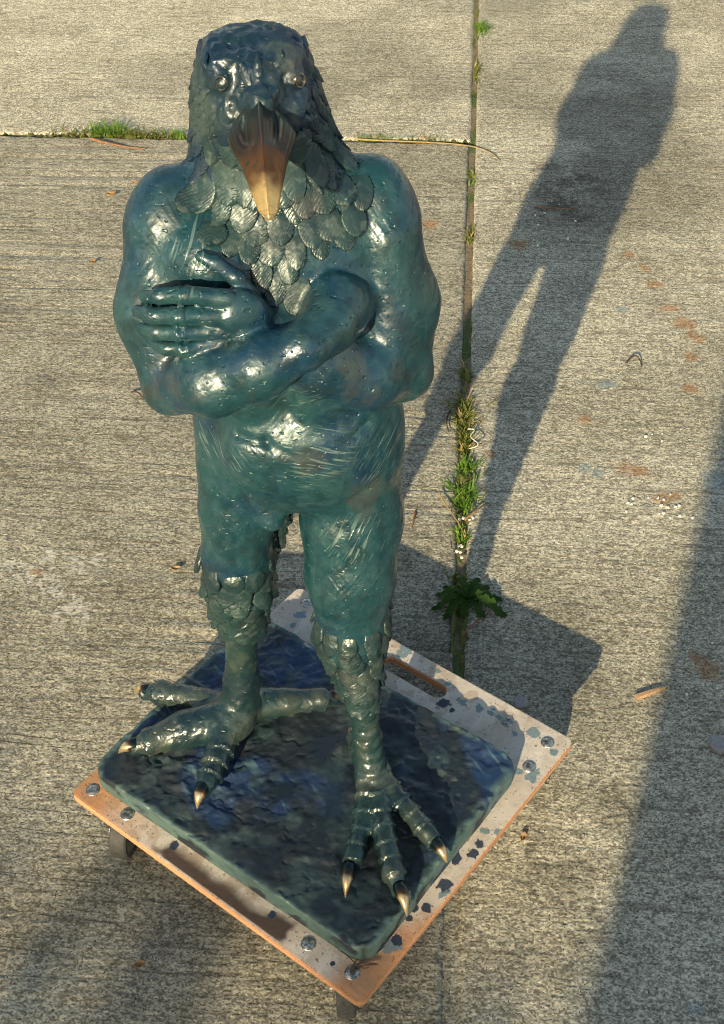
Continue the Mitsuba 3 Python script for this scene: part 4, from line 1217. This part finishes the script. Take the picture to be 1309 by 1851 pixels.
def chip(cx, cy, L, W, H, rot, sd, taper=0.5):
    r = np.random.default_rng(sd)
    pts = []
    for s in np.linspace(0, 1, 7):
        w = W * (1 - taper * s) * (0.75 + 0.5 * r.random())
        for sg in (-1, 1):
            for hz in (0, 1):
                pts.append([s * L - L / 2 + r.normal(0, L * 0.02), sg * w / 2, hz * H * (0.6 + 0.6 * r.random()) + 0.0005])
    m = trimesh.convex.convex_hull(np.array(pts))
    c, s = math.cos(rot), math.sin(rot)
    return xf(m, frame([cx, cy, 0.001], [c, s, 0], [-s, c, 0], [0, 0, 1]))


add('bark_chip', mikit.ply(chip(0.379, 1.597, 0.060, 0.011, 0.006, 0.45, 1, 0.7), 'bark'), label='pale brown bark chip on the sunlit concrete right of the dolly', cat='bark chip')
add('slate_chip', mikit.ply(chip(0.141, 1.56, 0.024, 0.022, 0.006, 0.1, 2, 0.05), 'grey_chip'), label='small square grey chip beside the right corner of the dolly', cat='stone chip')
add('slate_chip', mikit.ply(chip(0.490, 1.485, 0.030, 0.03, 0.007, 0.5, 12, 0.2), 'grey_chip'), label='grey stone chip in the shade at the right edge of the photo', cat='stone chip')


def twig(name, pts, r0, mat, label, cat='twig', r1=None):
    P_ = smooth_path(pts, 36)
    add(name, mikit.ply(tube(P_, np.linspace(r0, r0 * 0.5 if r1 is None else r1, 36), 7), mat, smooth=True), label=label, cat=cat)


twig('twig', [(-1.17, 3.745, 0.006), (-1.10, 3.71, 0.008), (-1.04, 3.695, 0.005), (-0.985, 3.69, 0.004)], 0.0042, 'twig_bark', 'reddish brown twig lying below the tall grass left of the statue')
twig('twig', [(-0.34, 3.775, 0.005), (-0.2, 3.762, 0.006), (-0.05, 3.752, 0.006), (0.05, 3.72, 0.007), (0.105, 3.655, 0.004)], 0.0028, 'straw', 'long straw stalk along the cross joint right of the statue\'s head', 'stalk')
twig('twig', [(0.115, 1.30, 0.006), (0.125, 1.34, 0.016), (0.118, 1.385, 0.012), (0.135, 1.43, 0.006)], 0.0017, 'straw', 'bent dry stalk close to the right edge of the dolly', 'stalk')
twig('twig', [(-0.775, 2.458, 0.004), (-0.755, 2.448, 0.010), (-0.735, 2.43, 0.006), (-0.72, 2.42, 0.004)], 0.0022, 'dark_twig', 'short dark twig beside the statue\'s right elbow')
twig('twig', [(0.412, 2.635, 0.004), (0.432, 2.652, 0.012), (0.447, 2.618, 0.004)], 0.0024, 'dark_twig', 'dark bent twig alone on the sunlit right slab')
twig('twig', [(0.205, 3.38, 0.004), (0.245, 3.37, 0.006), (0.33, 3.375, 0.004)], 0.0022, 'twig_bark', 'thin reddish twig in the body of the statue\'s shadow')
twig('twig', [(-0.028, 2.13, 0.010), (-0.012, 2.085, 0.012), (0.010, 2.045, 0.010), (0.028, 2.00, 0.006)], 0.0020, 'straw', 'yellow straw leaning left out of the thick weeds', 'stalk')
twig('twig', [(0.028, 2.045, 0.008), (0.05, 2.065, 0.016), (0.075, 2.10, 0.010)], 0.0026, 'twig_bark', 'brown twig sticking out to the right below the thick weeds')
twig('twig', [(-0.012, 2.42, 0.006), (-0.016, 2.36, 0.005), (-0.012, 2.345, 0.004)], 0.0022, 'dark_twig', 'dark splinter on the left of the thick weeds')
twig('string', [(0.03, 2.335, 0.022), (0.045, 2.325, 0.026), (0.037, 2.305, 0.026), (0.052, 2.285, 0.024), (0.034, 2.268, 0.020)], 0.0010, 'white_chip', 'curl of white string caught in the thick weeds', 'string', 0.0010)
twig('splinter', [(-0.078, 2.07, 0.003), (-0.080, 2.045, 0.004), (-0.083, 2.02, 0.003)], 0.0026, 'twig_bark', 'rust brown splinter on the slab left of the thick weeds', 'splinter')


def curled_leaf(cx, cy, L, W, rot, label):
    s, t = np.meshgrid(np.linspace(0, 1, 9), np.linspace(-1, 1, 7), indexing='ij')
    w = W * np.sin(np.pi * np.clip(s, 0.04, 0.97)) ** 0.8
    G = np.stack([s * L - L / 2, t * w / 2, 0.002 + 0.35 * W * t ** 2 + 0.2 * W * (2 * s - 1) ** 2], -1).reshape(-1, 3)
    i = np.arange(63).reshape(9, 7)
    q = np.stack([i[:-1, :-1], i[1:, :-1], i[1:, 1:], i[:-1, 1:]], -1).reshape(-1, 4)
    c, sn = math.cos(rot), math.sin(rot)
    m = xf(trimesh.Trimesh(G, np.vstack([q[:, [0, 1, 2]], q[:, [0, 2, 3]]]), process=False), frame([cx, cy, 0.001], [c, sn, 0], [-sn, c, 0], [0, 0, 1]))
    add('dead_leaf', mikit.ply(m, 'dead_leaf_material', smooth=True), label=label, cat='leaf')


curled_leaf(-1.03, 3.40, 0.030, 0.018, 0.3, 'curled brown leaf scrap on the left slab, upper of two beside the shoulder')
curled_leaf(-1.00, 3.03, 0.022, 0.014, 0.9, 'pale dead leaf scrap on the left slab, lower of two beside the shoulder')
curled_leaf(-0.97, 3.47, 0.022, 0.012, 0.0, 'small dark leaf scrap by the statue\'s right shoulder')
curled_leaf(-0.56, 1.87, 0.020, 0.012, 0.2, 'tiny dead leaf on the grooved slab left of the statue\'s leg')
curled_leaf(-0.46, 1.0, 0.018, 0.012, 0.4, 'orange brown leaf scrap on the shaded concrete at the bottom left')
curled_leaf(0.14, 1.27, 0.018, 0.010, 1.2, 'orange leaf scrap on the concrete right of the dolly')

crumbs = []
r = np.random.default_rng(11)
for cx, cy, sx, sy, n in ((0.43, 2.12, 0.03, 0.03, 15), (0.46, 2.34, 0.02, 0.02, 4), (0.028, 1.965, 0.008, 0.02, 9), (0.027, 2.055, 0.014, 0.004, 6), (0.5, 2.08, 0.02, 0.02, 3), (-1.16, 3.2, 0.004, 0.004, 1), (0.24, 3.3, 0.06, 0.12, 12), (0.52, 1.75, 0.05, 0.1, 8)):
    for _ in range(n):
        L = r.uniform(0.003, 0.0065)
        crumbs.append(chip(cx + r.normal(0, sx), cy + r.normal(0, sy), L, L * 0.8, L * 0.6, r.uniform(0, 3), int(r.integers(1e6)), 0.2))
add('plaster_crumbs', mikit.ply(trimesh.util.concatenate(crumbs), 'white_chip'), label='white plaster crumbs scattered on the right slab and in the joint', cat='crumbs', kind='stuff')

# tangle of dark thread and grit at the front corner of the dolly
c = np.array([0.262, -0.236, DTOP + 0.004])
P_ = smooth_path([c + np.r_[rng.normal(0, 0.014, 2), rng.uniform(0, 0.004)] for _ in range(16)], 160); P_[:, 2] = np.maximum(P_[:, 2], DTOP + 0.0018)
add('wire_offcut', mikit.ply(xf(tube(P_, 0.0008, 6), DOLLY), 'dark_twig', smooth=True), label='tangle of thin dark wire lying on the front corner of the dolly', cat='wire')

# ------------------------------------------------------------------ outside the frame, towards the sun: what throws the shade at the right edge and along the bottom
bsdf('render_wall', bumped(principled(mikit.proc(lambda p, n, uv: mix((0.42, 0.36, 0.28), (0.55, 0.49, 0.40), fbm(p.x * 4, p.y * 4, p.z * 4, 4))), 0.9), lambda p, n, uv: fbm(p.x * 60, p.y * 60, p.z * 60), 0.003))
pier = trimesh.creation.box((1.6, 0.22, 2.9)); pier.apply_translation((-0.65 + 0.8, -2.55, 1.45 - 0.02))
add('yard_wall', mikit.ply(pier, 'render_wall'), label='plain rendered yard wall behind the camera', cat='wall')

bsdf('tree_leaf', leaf_bsdf((0.03, 0.07, 0.015), (0.07, 0.12, 0.03), 0.3))
r = np.random.default_rng(23)
tree = thing('shade_tree', 'leafy tree behind the camera shading the bottom of the yard', 'tree')
TX, TY = -2.85, -8.9
trunk = tube([(TX, TY, -0.02), (TX + 0.05, TY, 1.0), (TX - 0.03, TY + 0.02, 2.2), (TX, TY, 3.0)], [0.13, 0.11, 0.08, 0.04], 10)
add('trunk', mikit.ply(trunk, 'twig_bark', smooth=True), tree)
Vs, Fs = [], []
clumps = [(-0.9, 2.55, 0.55), (-0.45, 2.9, 0.62), (0.1, 2.98, 0.62), (0.55, 2.85, 0.55), (0.95, 2.5, 0.6), (0.0, 2.3, 0.8), (-0.5, 2.2, 0.7), (0.5, 2.2, 0.7)]
for k in range(3200):
    cx, cz, cr = clumps[r.integers(len(clumps))]
    v = r.normal(0, 1, 3); v *= cr * r.random() ** 0.45 / np.linalg.norm(v)
    c = np.array([TX + cx, TY, cz + 0.36]) + v
    a = r.normal(0, 1, 3); a /= np.linalg.norm(a)
    b = np.cross(a, r.normal(0, 1, 3)); b /= np.linalg.norm(b)
    L, W_ = r.uniform(0.05, 0.10), r.uniform(0.025, 0.045)
    i = len(Vs) * 4
    Vs.append(np.array([c - a * L, c + b * W_, c + a * L, c - b * W_]))
    Fs += [[i, i + 1, i + 2], [i, i + 2, i + 3]]
add('crown', mikit.ply((np.vstack(Vs), np.array(Fs)), 'tree_leaf'), tree)

r = np.random.default_rng(31)
hedge = thing('hedge', 'clipped hedge along the yard behind the camera', 'hedge')
Vs, Fs = [], []
for k in range(9000):
    c = np.array([r.uniform(-12, 6), -10.4 + r.normal(0, 0.35), 0.05 + 3.15 * r.random() ** 0.8])
    a = r.normal(0, 1, 3); a /= np.linalg.norm(a)
    b = np.cross(a, r.normal(0, 1, 3)); b /= np.linalg.norm(b)
    L, W_ = r.uniform(0.07, 0.14), r.uniform(0.04, 0.07)
    i = len(Vs) * 4
    Vs.append(np.array([c - a * L, c + b * W_, c + a * L, c - b * W_]))
    Fs += [[i, i + 1, i + 2], [i, i + 2, i + 3]]
add('leaves', mikit.ply((np.vstack(Vs), np.array(Fs)), 'tree_leaf'), hedge, kind='stuff')
stems = trimesh.util.concatenate([tube([(x, -10.4, -0.02), (x + 0.1, -10.4, 1.2), (x - 0.05, -10.38, 2.4)], [0.05, 0.04, 0.02], 6) for x in np.arange(-11.5, 6, 0.9)])
add('stems', mikit.ply(stems, 'twig_bark', smooth=True), hedge, kind='stuff')
